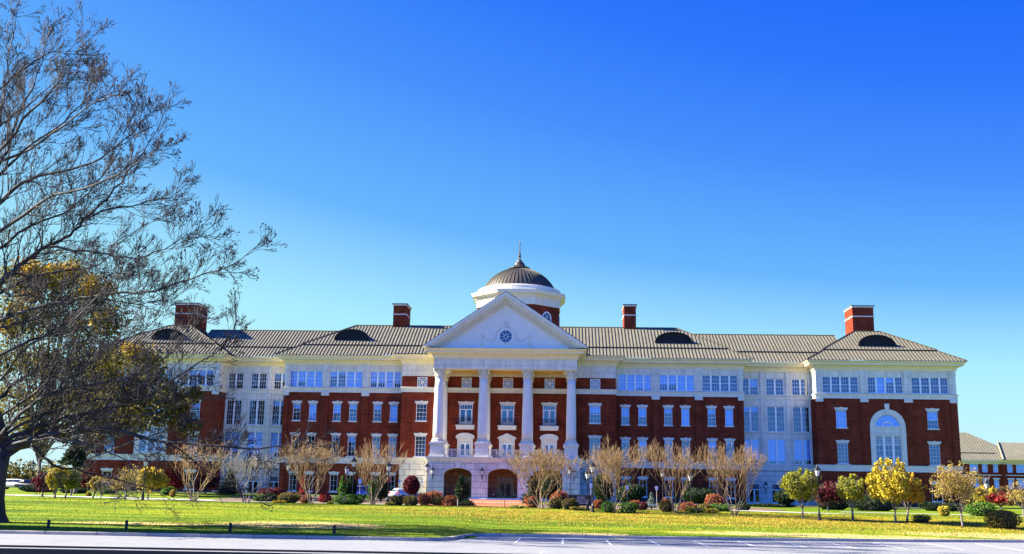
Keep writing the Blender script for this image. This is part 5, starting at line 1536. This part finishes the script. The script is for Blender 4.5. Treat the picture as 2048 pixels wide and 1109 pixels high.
# the big bare tree in the left foreground
def sycamore():
    Y0 = -91.5; X0_ = -28.35
    z0 = terr(X0_, Y0)
    t = thing('sycamore_tree', 'huge bare tree with seed balls and thick trunk at the left edge', 'tree', (X0_, Y0, z0))
    O = Vector((X0_, Y0, z0)); rnd = random.Random(5)
    tr = MB(); tw = MB(); tips = []
    def L(u, v, dy=0): return at(u, v, Y0+dy)-O
    tr.tube([(0,0,-.3),(0,0,.1),(0,0,.5),(-.05,0,1.5),(.0,0,3.2),(.1,.1,4.9)], [1.15,.98,.76,.62,.56,.55], 14)
    limbs = [
     ([(2,905),(50,885),(95,870),(160,858),(240,862),(330,885),(430,892),(520,898),(600,880)], .27, -2),
     ([(8,915),(55,893),(90,915),(115,935),(170,945),(250,965),(300,978),(345,1000)], .17, 3),
     ([(2,890),(45,868),(90,850),(150,832),(225,815),(300,790),(380,740),(440,700),(470,655)], .20, 2),
     ([(-28,878),(0,870),(30,840),(75,800),(140,775),(210,765),(290,745),(350,700),(375,655)], .19, -4),
     ([(-28,808),(0,800),(35,760),(90,735),(150,720),(230,690),(300,650),(330,610)], .17, 4),
     ([(-28,648),(0,640),(40,625),(90,612),(160,600),(230,585),(290,586),(345,570),(400,550),(450,540),(505,500)], .17, -3),
     ([(-28,663),(0,655),(60,640),(130,628),(190,602),(240,605),(300,608),(345,590)], .12, 2),
     ([(-28,580),(-6,572),(25,545),(55,515),(100,492),(140,470),(165,440),(215,395),(255,345),(300,285),(335,215)], .22, 1),
     ([(100,492),(150,500),(215,508),(270,515),(330,500),(375,470),(420,475)], .10, -2),
     ([(165,440),(225,418),(280,408),(340,395),(362,370)], .09, 3),
     ([(-28,418),(-6,410),(30,378),(75,352),(135,342),(200,318),(250,280),(290,235)], .19, -3),
     ([(-28,508),(-4,500),(60,450),(130,425),(180,380),(240,300),(262,225)], .14, 4),
     ([(-28,338),(2,330),(20,280),(45,220),(75,150),(95,75)], .17, 2),
     ([(-28,308),(2,300),(45,240),(95,190),(140,140),(165,90)], .15, -4),
     ([(-28,358),(0,350),(50,300),(110,260),(165,210),(195,165)], .14, 0),
     ([(-28,258),(-2,250),(10,170),(22,100),(35,10)], .15, 0),
     ([(-28,768),(0,760),(60,690),(140,650),(225,560),(275,545)], .13, -6),
     ([(5,895),(70,880),(150,885),(215,905),(265,930),(250,975)], .10, -5),
     ([(-24,190),(20,160),(70,120),(110,105),(160,110)], .12, 2),
     ([(-26,330),(60,300),(130,250),(190,205),(235,190)], .12, -6),
     ([(-24,260),(30,230),(80,190),(120,150)], .12, 5),
     ([(-28,480),(50,430),(110,390),(190,370),(270,330),(320,300)], .14, -6),
     ([(-30,600),(60,560),(130,540),(200,530),(260,470),(330,430)], .13, 6),
     ([(2,880),(60,840),(130,815),(200,800),(270,800),(340,780)], .13, 3),
     ([(-28,846),(50,800),(110,760),(180,740),(250,700)], .12, -3),
     ([(5,890),(80,865),(160,840),(240,835),(320,825),(400,800)], .13, 0),
     ([(-28,728),(60,680),(120,670),(190,650),(250,650)], .12, 3),
     ([(330,885),(365,905),(400,935),(440,955),(490,975)], .07, 1),
    ]
    # leader
    lead = [Vector((.1,.1,4.9)), L(-22,800), L(-28,700,1), L(-34,600,1), L(-30,500,0), L(-26,400,-1), L(-22,320,0), L(-20,250,1), L(-16,150,1), L(-20,60,1), L(-14,-60,0)]
    tr.tube(lead, [.52,.47,.43,.4,.36,.32,.28,.22,.16,.10,.05], 9)
    def limb(pts, r, dy, dn=1.0):
        n = len(pts); P = []
        for i, (u, v) in enumerate(pts):
            q = i/(n-1)
            P.append(L(u, v, dy*q*1.6+rnd.uniform(-.25, .25)))
        # smooth by midpoint insertion
        Q = []
        for i in range(n-1):
            a = P[max(0, i-1)]; b = P[i]; c = P[i+1]; d = P[min(n-1, i+2)]
            for tt in (0, .33, .67):
                Q.append(.5*((2*b)+(c-a)*tt+(2*a-5*b+4*c-d)*tt*tt+(3*b-a-3*c+d)*tt**3)+Vector((rnd.gauss(0,.05),rnd.gauss(0,.08),rnd.gauss(0,.05))))
        Q.append(P[-1]); m = len(Q)
        R = [max(.022, r*(1-.9*(i/(m-1))**.8)) for i in range(m)]
        tr.tube(Q, R, 6, cap=False)
        for i in range(3, m):
            tang = (Q[i]-Q[i-1]).normalized(); frac = i/(m-1)
            for rep in range(2):
                if rnd.random() < .12/dn and i < m-1: continue
                if dn < 1 and rep: continue
                side = rnd.choice([-1, 1])
                ax = Vector((rnd.gauss(0,.5), 1*side, rnd.gauss(0,.5))).normalized()
                d = tang.copy(); d.rotate(Matrix.Rotation(rnd.uniform(.35, 1.0), 3, ax)); d = (d+Vector((0,rnd.gauss(0,.35),.1))).normalized()
                LL = rnd.uniform(.65, 1.35)*(1.2-.55*frac)
                grow(tr, Q[i], d, LL*.98, max(.026, R[i]*.42), 3 if rnd.random() < .25 else 4, rnd, .10, .52, (2, 3), tips, tw, .0155, .83, 4, .09, 3)
        grow(tr, Q[-1], (Q[-1]-Q[-2]).normalized(), .75, .03, 4, rnd, .06, .6, (2, 3), tips, tw, .0105, .74, 4, .17, 3)
    for pts, r, dy in limbs: limb(pts, r, dy, .25 if pts[-1][1] > 950 else 1.0)
    # crown to the left of the frame: limbs going the other way, and towards and away from the viewer
    for k in range(12):
        b = lead[2+k % 8]; a = rnd.uniform(2.0, 4.3)
        d = Vector((cos(a), sin(a)*.9, rnd.uniform(.25, .7))).normalized()
        grow(tr, b, d, 3.6, .16, 5, rnd, .05, .6, (2, 3), None, tw, .014, .78, 5, .12, 2)
    tr.build('trunk', BARK_SYC, t, True)
    tw.build('crown', SYCTW, t, True)
    bl = MB()
    for p in tips:
        if rnd.random() < .22:
            h = rnd.uniform(.03, .12)
            bl.octa((p.x+rnd.uniform(-.05,.05), p.y, p.z-h), rnd.uniform(.035, .06))
            if rnd.random() < .3: bl.octa((p.x+rnd.uniform(-.15,.15), p.y, p.z-h-rnd.uniform(.05,.25)), rnd.uniform(.045, .07))
    o = bl.build('seed_balls', mat('seed_ball', (.05,.03,.04), .9), t); o['kind'] = 'stuff'
    return t
BARK_SYC = mat('sycamore_bark', (.06,.05,.042), .85, var=(.015,.012,.012), vscale=1.1, bump=.5, bscale=9)
SYCTW = mat('sycamore_twigs', (.12,.10,.09), .8, island=[(.022,.018,.02),(.012,.01,.013),(.04,.034,.03)])
sycamore()

# ------------------------------------------------------------------ lamps, posts, signs
def lamp(x, y, z, H, label, twin=False, group='black lantern lamp posts', parts=True):
    t = thing('street_lamp', label, 'street lamp', (x, y, z), 0, group)
    p = MB()
    hp = H-1.05
    p.lathe([(.17,-.1),(.17,.1),(.13,.16),(.12,.55),(.09,.62),(.055,.75),(.045,hp-.25),(.07,hp-.2),(.05,hp-.12),(.05,hp)], (0,0,0), 10)
    if twin:
        p.tube([(-.38,0,hp+.02),(-.3,0,hp-.18),(0,0,hp-.22),(.3,0,hp-.18),(.38,0,hp+.02)], .03, 5)
    p.build('pole', BLACKM, t)
    for dx in ((-.38, .38) if twin else (0,)):
        l = MB(); b = hp
        l.lathe([(.05,b),(.13,b+.04),(.15,b+.08),(.12,b+.1)], (dx,0,0), 6)
        l.lathe([(.30,b+.55),(.32,b+.58),(.22,b+.72),(.1,b+.84),(.06,b+.92),(.03,b+1.0),(.005,b+1.08)], (dx,0,0), 6)
        for k in range(6):
            a = pi/3*k; l.tube([(dx+.13*cos(a), .13*sin(a), b+.09), (dx+.26*cos(a), .26*sin(a), b+.56)], .014, 3)
        o = l.build('lantern', BLACKM, t)
        g = MB(); g.lathe([(.11,b+.1),(.24,b+.55)], (dx,0,0), 6); g.build('lantern_glass', LGLASS, o)
    return t
def lamp_px(u, Y, vtop, label, twin=False, ub=None, vb=1005):
    x, y, z = spot(ub or u, Y, vb); H = at(u, vtop, Y).z-z
    return lamp(x, y, z, H, label, twin)
lamp_px(1638.5, -71, 929, 'tall black lamp post on the open lawn between two yellow green trees', vb=1032)
lamp_px(1175.5, -66, 936, 'thin black lamp post, left one of the close pair right of the dark sign', vb=1018)
lamp_px(1185.5, -68, 922, 'taller black lamp post, right one of the close pair right of the dark sign', vb=1020)
lamp_px(1382, -64, 940, 'grey lit lamp post right of the middle myrtle', vb=1018)
lamp_px(1326, -46, 936, 'lamp post seen behind the middle myrtle crown', vb=1008)
lamp_px(1140, -42, 931, 'lamp post standing behind the dark sign against the portico corner', vb=1005)
lamp_px(852.6, -40, 925, 'lamp post at the left corner of the portico', vb=1000)
lamp_px(704, -63, 913, 'tallest black lamp post at the green box hedge', vb=1008)
lamp_px(691.5, -44, 929, 'lower pale lamp post behind the tallest one', vb=1000)
lamp_px(775, -62, 922, 'lamp post right of the myrtle between the cars', vb=1008)
lamp_px(581, -58, 921, 'twin headed lamp post above the rusty mound', True, vb=1003)
lamp_px(1976.6, -56, 957, 'rightmost lamp post, before the far brick building', vb=1020)
lamp_px(288, -62, 913, 'lamp post in front of the brightest yellow tree', vb=1003, ub=285)
lamp_px(59.5, -40, 920, 'leftmost lamp post near the big trunk', vb=990)

WOODP = mat('weathered_post', (.03,.026,.022), .9, var=(.06,.05,.04), vscale=9)
def post(u, v0, v1, Y, label, r=.1, m=None, grp='short dark marker posts at the kerb'):
    x, y, z = spot(u, Y, v1); H = at(u, v0, Y).z-z
    b = MB(); b.tube([(0,0,-.15),(0.01,0,H-.04),(.02,0,H)], [r,r,r*.8], 8)
    o = b.build('marker_post', m or WOODP); o.location = (x, y, z); 
    return tag(o, label, 'post', grp)
post(96, 1040, 1058, -95.6, 'short dark marker post nearest the big trunk')
post(252, 1041, 1058, -95.6, 'second short dark marker post from the big trunk')
post(460, 1046, 1061, -95.6, 'third short dark marker post from the big trunk')
post(668, 1050, 1065, -95.6, 'rightmost short dark marker post, beside the straw coloured grass')
post(914.8, 998, 1015, -64, 'thin grey post at the left edge of the brick path', .035, KERBM, 'thin posts on the brick path')
post(1009, 1001, 1018, -66, 'brown slim post in the middle of the brick path', .045, mat('brown_paint', (.16,.05,.02), .6), 'thin posts on the brick path')
# stair handrail
x, y, z = spot(1002, -12.5, 1006)
hr_ = MB(); hr_.tube([(0,0,0),(0,0,1.15),(-.12,1.8,1.35),(-.12,1.8,.1)], .035, 6)
o = hr_.build('handrail', BLACKM); o.location = (x, y, .0); tag(o, 'black handrail on the entrance steps', 'handrail')
# accessible parking signs
BLUEP = mat('sign_blue', (.02,.08,.35), .5); SIGNW = mat('sign_white', (.75,.75,.75), .5); SREDP = mat('sign_red', (.45,.03,.02), .5)
def sign(u, Y, v0, v1, label, red=False, vb=1000):
    x, y, z = spot(u, Y, vb); zt = at(u, v0, Y).z-z; zb = at(u, v1, Y).z-z
    t = thing('parking_sign', label, 'sign', (x, y, z), 0, 'small parking signs before the building')
    MB().tube([(0,0,-.1),(0,0,zt+.04)], .03, 6).build('pole', KERBM, t)
    w = (zt-zb)*.36
    p = MB().box(-w, w, -.06, -.035, zb, zt).build('sign_panel', SREDP if red else SIGNW, t)
    if not red:
        c = (zb+zt)/2; h = (zt-zb)
        s = MB(); s.ball((-.02, -.07, c+h*.22), .035, 6, 4, (1,.3,1)); s.tube([(-.02,-.066,c+h*.16),(-.02,-.066,c),(.06,-.066,c-.01),(.1,-.066,c-h*.14)], .014, 4)
        s.tube([(.075*cos(a)-.01, -.066, c-h*.08+.075*sin(a)) for a in [pi*.75+2*pi*k/14 for k in range(11)]], .012, 4)
        s.build('wheelchair_symbol', BLUEP, p)
    return t
sign(1181.8, -36, 967.5, 975, 'small white parking sign between the close pair of lamp posts')
sign(1254.8, -34, 972, 979.5, 'white parking sign just right of the boxwood myrtle crown')
sign(1313.5, -36, 973, 980.5, 'white parking sign before the dark ground floor, above the small blue green conifer')
sign(718.7, -30, 958, 968, 'small white sign above the roof of the blue car')
sign(775.5, -48, 953, 965, 'small red sign on a post beside the myrtle between the cars', True)
sign(798, -34, 960, 966, 'narrow small sign left of the maroon ball tree')
# bench
x, y, z = spot(1306, -60, 1018)
t = thing('bench', 'white stone bench beside the small blue green conifer', 'bench', (x, y, z))
MB().box(-1.0,1.0,-.25,.25,.40,.5).build('seat', CONC, t)
for q in (-.7, .7): MB().box(q-.09,q+.09,-.2,.2,0,.398).build('leg', CONC, t)
# entrance sign with lettering
x, y, z = spot(1160, -50, 1010)
zt = at(1160, 990.5, -50).z-z; zb = at(1160, 1012, -50).z-z
t = thing('entrance_sign', 'dark sign board with pale lettering and a stone cap, right of the portico', 'sign', (x, y, z))
hw = 22*110/FPX
bd = MB().box(-hw, hw, -.12, .12, .1, zt-.06).build('sign_panel', mat('sign_board', (.012,.015,.014), .35), t)
MB().box(-hw-.08, hw+.08, -.18, .18, zt-.058, zt+.04).build('cap', mat('sign_cap', (.10,.13,.08), .7), t)
for q in (-1, 1): MB().box(q*(hw+.001), q*(hw+.12), -.14, .14, 0, zt-.058).build('side_post', mat('sign_post', (.2,.2,.17), .7), t)
MB().box(-hw*.9, hw*.9, -.13, -.122, zt-.47, zt-.43).build('divider', KERBM, t)
def text(s, size, loc, m, parent, name='lettering'):
    cu = bpy.data.curves.new(name, 'FONT'); cu.body = s; cu.size = size; cu.align_x = 'CENTER'; cu.extrude = .006
    o = bpy.data.objects.new(name, cu); COL.objects.link(o)
    dg = bpy.context.evaluated_depsgraph_get()
    me = bpy.data.meshes.new_from_object(o.evaluated_get(dg))
    bpy.data.objects.remove(o)
    me.materials.clear(); me.materials.append(m)
    q = bpy.data.objects.new(name, me); COL.objects.link(q); q.parent = parent
    q.location = loc; q.rotation_euler = (pi/2, 0, 0)
    return q
text('NCRC', .30, (.1, -.135, zt-.36), SIGNW, bd)
text('MURDOCK CORE', .185, (.15, -.135, zt-.65), SIGNW, bd)
text('LAB BUILDING', .185, (.15, -.135, zt-.86), SIGNW, bd)

# white animal statues in the porch
def statue(x, flip, label):
    bm = bmesh.new(); sk = bm.verts.layers.skin.verify()
    V = {}
    def v(n, x_, y_, z_, r):
        a = bm.verts.new((x_*flip, y_, z_)); a[sk].radius = (r, r); V[n] = a
    v('pel',-.34,0,.62,.14); v('mid',-.05,0,.66,.15); v('ch',.26,0,.70,.17); v('nk',.42,0,.92,.10); v('hd',.58,0,1.05,.11); v('mz',.76,0,.98,.06)
    v('t1',-.52,0,.66,.03); v('t2',-.62,0,.45,.02)
    for s, nm in ((-1,'a'),(1,'b')):
        v('h1'+nm,-.36,.12*s,.52,.09); v('h2'+nm,-.28,.13*s,.33,.05); v('h3'+nm,-.42,.13*s,.2,.035); v('h4'+nm,-.38,.13*s,.02,.04)
        v('f1'+nm,.28,.12*s,.5,.075); v('f2'+nm,.3,.12*s,.27,.042); v('f3'+nm,.3,.12*s,.02,.04)
        v('e'+nm,.54,.09*s,1.16,.03)
    E = [('pel','mid'),('mid','ch'),('ch','nk'),('nk','hd'),('hd','mz'),('pel','t1'),('t1','t2')]
    for nm in 'ab': E += [('pel','h1'+nm),('h1'+nm,'h2'+nm),('h2'+nm,'h3'+nm),('h3'+nm,'h4'+nm),('ch','f1'+nm),('f1'+nm,'f2'+nm),('f2'+nm,'f3'+nm),('hd','e'+nm)]
    for a, b in E: bm.edges.new((V[a], V[b]))
    me = bpy.data.meshes.new('statue'); bm.to_mesh(me); bm.free()
    me.materials.append(WHITE)
    o = bpy.data.objects.new('dog_statue', me); COL.objects.link(o)
    o.location = (x, -8.9, .34); o.scale = (.82,)*3
    m = o.modifiers.new('skin', 'SKIN'); m.use_smooth_shade = True
    o.modifiers.new('sub', 'SUBSURF').levels = 1
    return tag(o, label, 'statue', 'white statues at the entrance')
statue(at(985, 990, -8.9).x, 1, 'white four legged animal statue left of the entrance door, facing the door')
statue(at(1030, 990, -8.9).x, -1, 'white animal statue right of the entrance door, half behind the arch')

# ------------------------------------------------------------------ cars
TYRE = mat('tyre', (.015,.015,.016), .8); CGL = mat('car_glass', (.01,.012,.015), .08, spec=.9)
REDL = mat('tail_light', (.5,.02,.015), .2); RIM = mat('rim', (.4,.4,.42), .3, metal=.8)
def car(x, y, z, rz, paint, label, suv=False):
    t = thing('parked_car', label, 'car', (x, y, z), rz, 'cars parked in front of the building')
    h = 1.62 if suv else 1.42
    # side profile (x along the car)
    body = [(-2.2,.35),(-2.25,.7),(-2.18,.95),(-1.5,1.02),(1.0,1.0),(1.9,.88),(2.2,.7),(2.25,.38)]
    roofp = [(-1.75 if not suv else -2.1,1.0),(-1.25 if not suv else -1.9,h-.03),(-.9 if not suv else -1.5,h),(.35,h),(.6,h-.05),(1.25,.99)]
    def loft(prof, w0, w1, zlo, zhi):
        bm = bmesh.new(); rows = []
        for s in (-1, 1):
            row = []
            for px, pz in prof:
                q = (pz-zlo)/(zhi-zlo); w = w0+(w1-w0)*max(0, min(1, q))
                row.append(bm.verts.new((px, s*w, pz)))
            rows.append(row)
        n = len(prof)
        bm.faces.new(rows[0]); bm.faces.new(rows[1][::-1])
        for i in range(n):
            j = (i+1) % n
            bm.faces.new((rows[0][j], rows[0][i], rows[1][i], rows[1][j]))
        bmesh.ops.recalc_face_normals(bm, faces=bm.faces)
        bmesh.ops.bevel(bm, geom=bm.edges[:], offset=.06, segments=2, affect='EDGES', clamp_overlap=True)
        me = bpy.data.meshes.new('body'); bm.to_mesh(me); bm.free(); 
        for p in me.polygons: p.use_smooth = True
        return me
    me = loft([(-2.2,.32)]+body[1:-1]+[(2.25,.32)], .9, .86, .3, 1.0); me.materials.append(paint)
    b = bpy.data.objects.new('body', me); COL.objects.link(b); b.parent = t
    me = loft(roofp, .84, .62, 1.0, h); me.materials.append(paint)
    c = bpy.data.objects.new('cabin', me); COL.objects.link(c); c.parent = t
    # windows
    for s in (-1, 1):
        g = MB(); xa = roofp[0][0]+.22; xb = roofp[1][0]+.22
        def P(px, pz):
            q = (pz-1.0)/(h-1.0); return (px, s*(.84-.22*q+.012), pz)
        g.poly([P(xa+.1,1.08),P(xb+.08,h-.12),P(-.18,h-.1),P(-.18,1.08)]); g.poly([P(-.1,1.08),P(-.1,h-.1),P(.5,h-.12),P(1.02,1.08)])
        g.build('side_window', CGL, c)
    g = MB(); g.poly([(1.28,-.72,1.03),(1.28,.72,1.03),(.68,.56,h-.1),(.68,-.56,h-.1)]); g.build('windscreen', CGL, c)
    g = MB(); x0, x1 = roofp[0][0]-.02, roofp[1][0]-.03; g.poly([(x0,-.72,1.04),(x1,-.56,h-.12),(x1,.56,h-.12),(x0,.72,1.04)]); g.build('rear_window', CGL, c)
    for px in (-1.4, 1.4):
        for s in (-1, 1):
            w = MB(); w.tube([(px, s*.74, .33), (px, s*.93, .33)], .33, 16); o = w.build('wheel', TYRE, t)
            MB().tube([(px, s*.925, .33), (px, s*.94, .33)], .2, 10).build('rim', RIM, o)
    for s in (-1, 1):
        MB().box(-2.27,-2.2,s*.55,s*.82,.72,.92).build('tail_light', REDL, t)
        MB().box(2.15,2.24,s*.5,s*.8,.6,.74).build('headlight', LGLASS, t)
    return t
PBLUE = mat('car_paint_blue', (.20,.25,.42), .25, metal=.4); PSIL = mat('car_paint_silver', (.55,.57,.58), .25, metal=.5); PWH = mat('car_paint_white', (.8,.8,.8), .3)
x, y, z = spot(716, -21, 998); car(x, -21, z+.06, radians(38)+pi, PBLUE, 'blue parked car with a red tail light behind the green box hedge', True)
x, y, z = spot(812, -21, 998); car(x-.3, -21, z+.06, radians(62), PSIL, 'silver parked car behind the olive shrubs, left of the portico')
x, y, z = spot(30, -16, 985); car(x, -16, z, radians(10), PWH, 'white parked car at the far left behind the trunk')
x, y, z = spot(66, -16, 985); car(x, -16, z, radians(10), mat('car_paint_dark', (.02,.02,.03), .25), 'dark parked car at the far left beside the white one')

# ------------------------------------------------------------------ far brick building at right
FB = thing('far_building', 'lower two storey brick building with a tan metal roof behind the right pavilion', 'building')
YB = 130.0
def fx(u, v=930): return at(u, v, YB).x
def fz(u, v): return at(u, v, YB).z
ez = fz(1950, 920); wz = ez-.35
w_ = MB(); l_ = MB()
hol = []
wins = []
for (a, b) in ((1939,1956),(1964,1975),(1986,1996),(2014,2025),(2032,2060),(2072,2084)):
    for (v0, v1) in ((927.5,945),(959,977.5)):
        wins.append((fx(a), fx(b), fz(1960, v1), fz(1960, v0)))
x0, x1 = fx(1840), fx(2200)
panel(w_, x0, x1, -2, wz-.75, YB, wins, .3)
w_.box(fx(2002), fx(2006), YB-1.2, YB, -2, wz-.75)
w_.build('brick_wall', BRICK, FB)
for (a, b, c, d) in wins:
    f = MB(); y = YB+.12
    f.box(a, b, y, y+.1, d-.12, d); f.box(a, b, y, y+.1, c, c+.12); f.box(a, a+.12, y, y+.1, c, d); f.box(b-.12, b, y, y+.1, c, d)
    n = 2 if b-a < 3 else 4
    for k in range(1, n): f.box(a+(b-a)*k/n-.04, a+(b-a)*k/n+.04, y, y+.09, c, d)
    f.box(a, b, y+.005, y+.08, (c+d)/2-.04, (c+d)/2+.04)
    o = f.build('window', WHITE, FB)
    MB().quad((a, y+.09, c), (b, y+.09, c), (b, y+.09, d), (a, y+.09, d)).build('pane', GLASS, o)
    MB().quad((a, y+.3, c), (b, y+.3, c), (b, y+.3, d), (a, y+.3, d)).build('blind', BLIND, o)
    MB().box(a-.25, b+.25, YB-.15, YB+.02, d+.01, d+.4).build('lintel', TRIM, o)
c_ = MB()
sweep(c_, [(x0, YB), (x1, YB)], [(0,wz-.75),(.2,wz-.73),(.2,wz-.5),(.5,wz-.35),(1.0,wz-.2),(1.1,wz),(1.3,ez)])
c_.box(x0, x1, YB-.12, YB+.01, fz(1960, 951), fz(1960, 949.5))
c_.build('cornice', TRIM, FB)
roof = MB(); seam = MB()
rz_ = fz(1950, 873); rr_ = (rz_-ez)/.5; YR = YB-1.3
xr1 = fx(1968)+(rz_-ez)*.0
roof_face([(x0, YR, ez), (xr1+rr_*1.0, YR, ez), (xr1, YR+rr_, rz_+1.6), (x0, YR+rr_, rz_+1.6)], (1,0,0), .8, .06, .03)
roof.poly([(xr1+rr_, YR, ez), (xr1+rr_*1.0, YR+rr_*2, ez), (xr1, YR+rr_, rz_+1.6)])
roof_face([(fx(2003), YR-1, ez), (fx(2250), YR-1, ez), (fx(2200), YR+rr_*.7, rz_-1.2), (fx(2018), YR+rr_*.62, rz_-1.2)], (1,0,0), .8, .06, .03)
seam.box(x0, fx(1996), YR+rr_*.22, YR+rr_*.24, ez, ez+(rz_+1.6-ez)*.24+.1)
r_ = roof.build('roof', ROOFM, FB); seam.build('roof_seams', SEAM, r_)
seam2 = MB(); seam2.tube([(fx(2001), YR-1, ez+.1), (fx(2018), YR+rr_*.62, rz_-1.1)], .28, 4); seam2.build('roof_edge', ROOFM, r_)

# ------------------------------------------------------------------ foreground railing by the viewer
RB = thing('metal_railing', 'thin black metal rail crossing the bottom left foreground', 'railing')
ra_ = at(-60, 1089.3, -152); rb_ = at(1500, 1116, -152)
def rail_z(x, off): return ra_.z+(rb_.z-ra_.z)*(x-ra_.x)/(rb_.x-ra_.x)+off
def barx(name, o0, o1, dep):
    m = MB(); xa, xb = ra_.x-2, rb_.x+3
    m.add([(xa,-152-dep,rail_z(xa,o0)),(xb,-152-dep,rail_z(xb,o0)),(xb,-152+dep,rail_z(xb,o0)),(xa,-152+dep,rail_z(xa,o0)),
           (xa,-152-dep,rail_z(xa,o1)),(xb,-152-dep,rail_z(xb,o1)),(xb,-152+dep,rail_z(xb,o1)),(xa,-152+dep,rail_z(xa,o1))],
          [(0,3,2,1),(4,5,6,7),(0,1,5,4),(1,2,6,5),(2,3,7,6),(3,0,4,7)])
    return m.build(name, BLACKM, RB)
barx('rail', -.015, 0., .008); barx('rail', -.068, -.023, .012)
m = MB()
for xx in (ra_.x-1.5, ra_.x+1.2, ra_.x+3.6):
    z_ = terr(xx, -152)
    pb = MB(); pb.box(xx-.03, xx+.03, -152.03, -151.97, z_-.05, rail_z(xx, -.07)); pb.build('rail_post', BLACKM, RB)

# off to the left: a dense evergreen whose long shadow falls along the kerb
t = thing('tall_evergreen', 'tall dense evergreen standing left of the big bare tree', 'tree', (-60, -95.0, -1.3))
tr = MB(); tr.tube([(0,0,-.5),(0,0,10),(0,0,35)], [.5,.4,.05], 8); tr.build('trunk', BARK, t)
lf = Leaves(900)
for i in range(18):
    lf.ell((0, 0, 1.5+i*1.9), (3.3-.006*i*i, 3.3-.006*i*i, 1.9), 900, .4, .2, .2)
lf.mesh('crown', F_DK, t, .8)

# ------------------------------------------------------------------ grass tufts and fallen leaves
def scatter(name, n, xr, yr, hfun, mk, m, seed, dens=None):
    g = np.random.default_rng(seed)
    x = g.uniform(*xr, n*3); y = g.uniform(*yr, n*3)
    P = []
    for a, b in zip(x, y):
        if len(P) >= n: break
        if b < yk(a)+.35: continue
        if dens and g.random() > dens(a, b): continue
        P.append((a, b, terr(a, b)))
    P = np.array(P); n = len(P)
    V, k = mk(P, n, g)
    me = bpy.data.meshes.new(name)
    me.vertices.add(n*k); me.loops.add(n*k); me.polygons.add(n)
    me.vertices.foreach_set('co', V.reshape(-1)); me.loops.foreach_set('vertex_index', np.arange(n*k, dtype=np.int32))
    me.polygons.foreach_set('loop_start', np.arange(0, n*k, k, dtype=np.int32)); me.update(calc_edges=True)
    me.materials.append(m)
    o = bpy.data.objects.new(name, me); COL.objects.link(o); o['kind'] = 'stuff'
    return o
def blade(P, n, g):
    h = g.uniform(.035, .085, n); w = g.uniform(.015, .035, n); a = g.uniform(0, 2*pi, n)
    V = np.empty((n, 3, 3)); dx = np.cos(a)*w; dy = np.sin(a)*w
    V[:,0] = P+np.stack([-dx, -dy, -.01+0*h], 1); V[:,1] = P+np.stack([dx, dy, -.01+0*h], 1); V[:,2] = P+np.stack([g.normal(0,.02,n), g.normal(0,.02,n), h], 1)
    return V, 3
def leafq(P, n, g):
    s = g.uniform(.022, .05, n); a = g.uniform(0, 2*pi, n); V = np.empty((n, 4, 3))
    ca, sa = np.cos(a)*s, np.sin(a)*s
    t1 = g.uniform(-.03, .05, n)
    V[:,0] = P+np.stack([-ca, -sa, .015+0*s], 1); V[:,1] = P+np.stack([sa*.7, -ca*.7, .03+t1], 1); V[:,2] = P+np.stack([ca, sa, .04+0*s], 1); V[:,3] = P+np.stack([-sa*.7, ca*.7, .03-t1], 1)
    return V, 4
GRM = pal('grass_blades', [(.12,.185,.005),(.20,.235,.008),(.06,.11,.004),(.30,.28,.02),(.14,.20,.006)], .8, .3)
LFM = pal('fallen_leaves', [(.42,.27,.03),(.32,.17,.03),(.50,.36,.05),(.22,.12,.03)], .8, .1)
scatter('grass', 60000, (-40, 56), (-99, -62), None, blade, GRM, 1)
def ld(x, y):
    c = -66+.03*x; w = smooth((x+12)/18.)
    return max(0, 1-abs(y-(c-4-4*w))/(3+7*w))*(.35+.65*w)+.02
scatter('leaf_litter', 42000, (-36, 56), (-92, -56), None, leafq, LFM, 2, ld)

# distant wood beyond the site
g = Leaves(950)
for i in range(46):
    u = -180+i*9.; Y = 75+ra.uniform(-8, 8); a = at(u, 980, Y); h = ra.uniform(3.0, 6.5)
    g.ell((a.x, Y, h*.45), (3.2, 2.5, h*.6), 240, .38, .3, .4)
o = g.mesh('distant_trees', F_BIG); o['kind'] = 'stuff'
g = Leaves(951)
for i in range(30):
    u = 1915+i*9.; Y = 100+ra.uniform(-8, 8); a = at(u, 980, Y); h = ra.uniform(1.8, 3.2)
    g.ell((a.x, Y, h*.4), (3.2, 2.5, h*.6), 160, .32, .3, .4)
o = g.mesh('distant_hedge', F_OL); o['kind'] = 'stuff'

# the wood on the far side of the street behind the viewer (mirrored in the lower windows)
g = Leaves(960); cm = MB(); rnd = random.Random(9)
for i in range(60):
    x = -170+i*6.+rnd.uniform(-2, 2); y = -245+rnd.uniform(-12, 12); h = rnd.uniform(9, 17)
    g.ell((x, y, h*.5-1), (4.6, 4, h*.52), 260, .8, .5, .4)
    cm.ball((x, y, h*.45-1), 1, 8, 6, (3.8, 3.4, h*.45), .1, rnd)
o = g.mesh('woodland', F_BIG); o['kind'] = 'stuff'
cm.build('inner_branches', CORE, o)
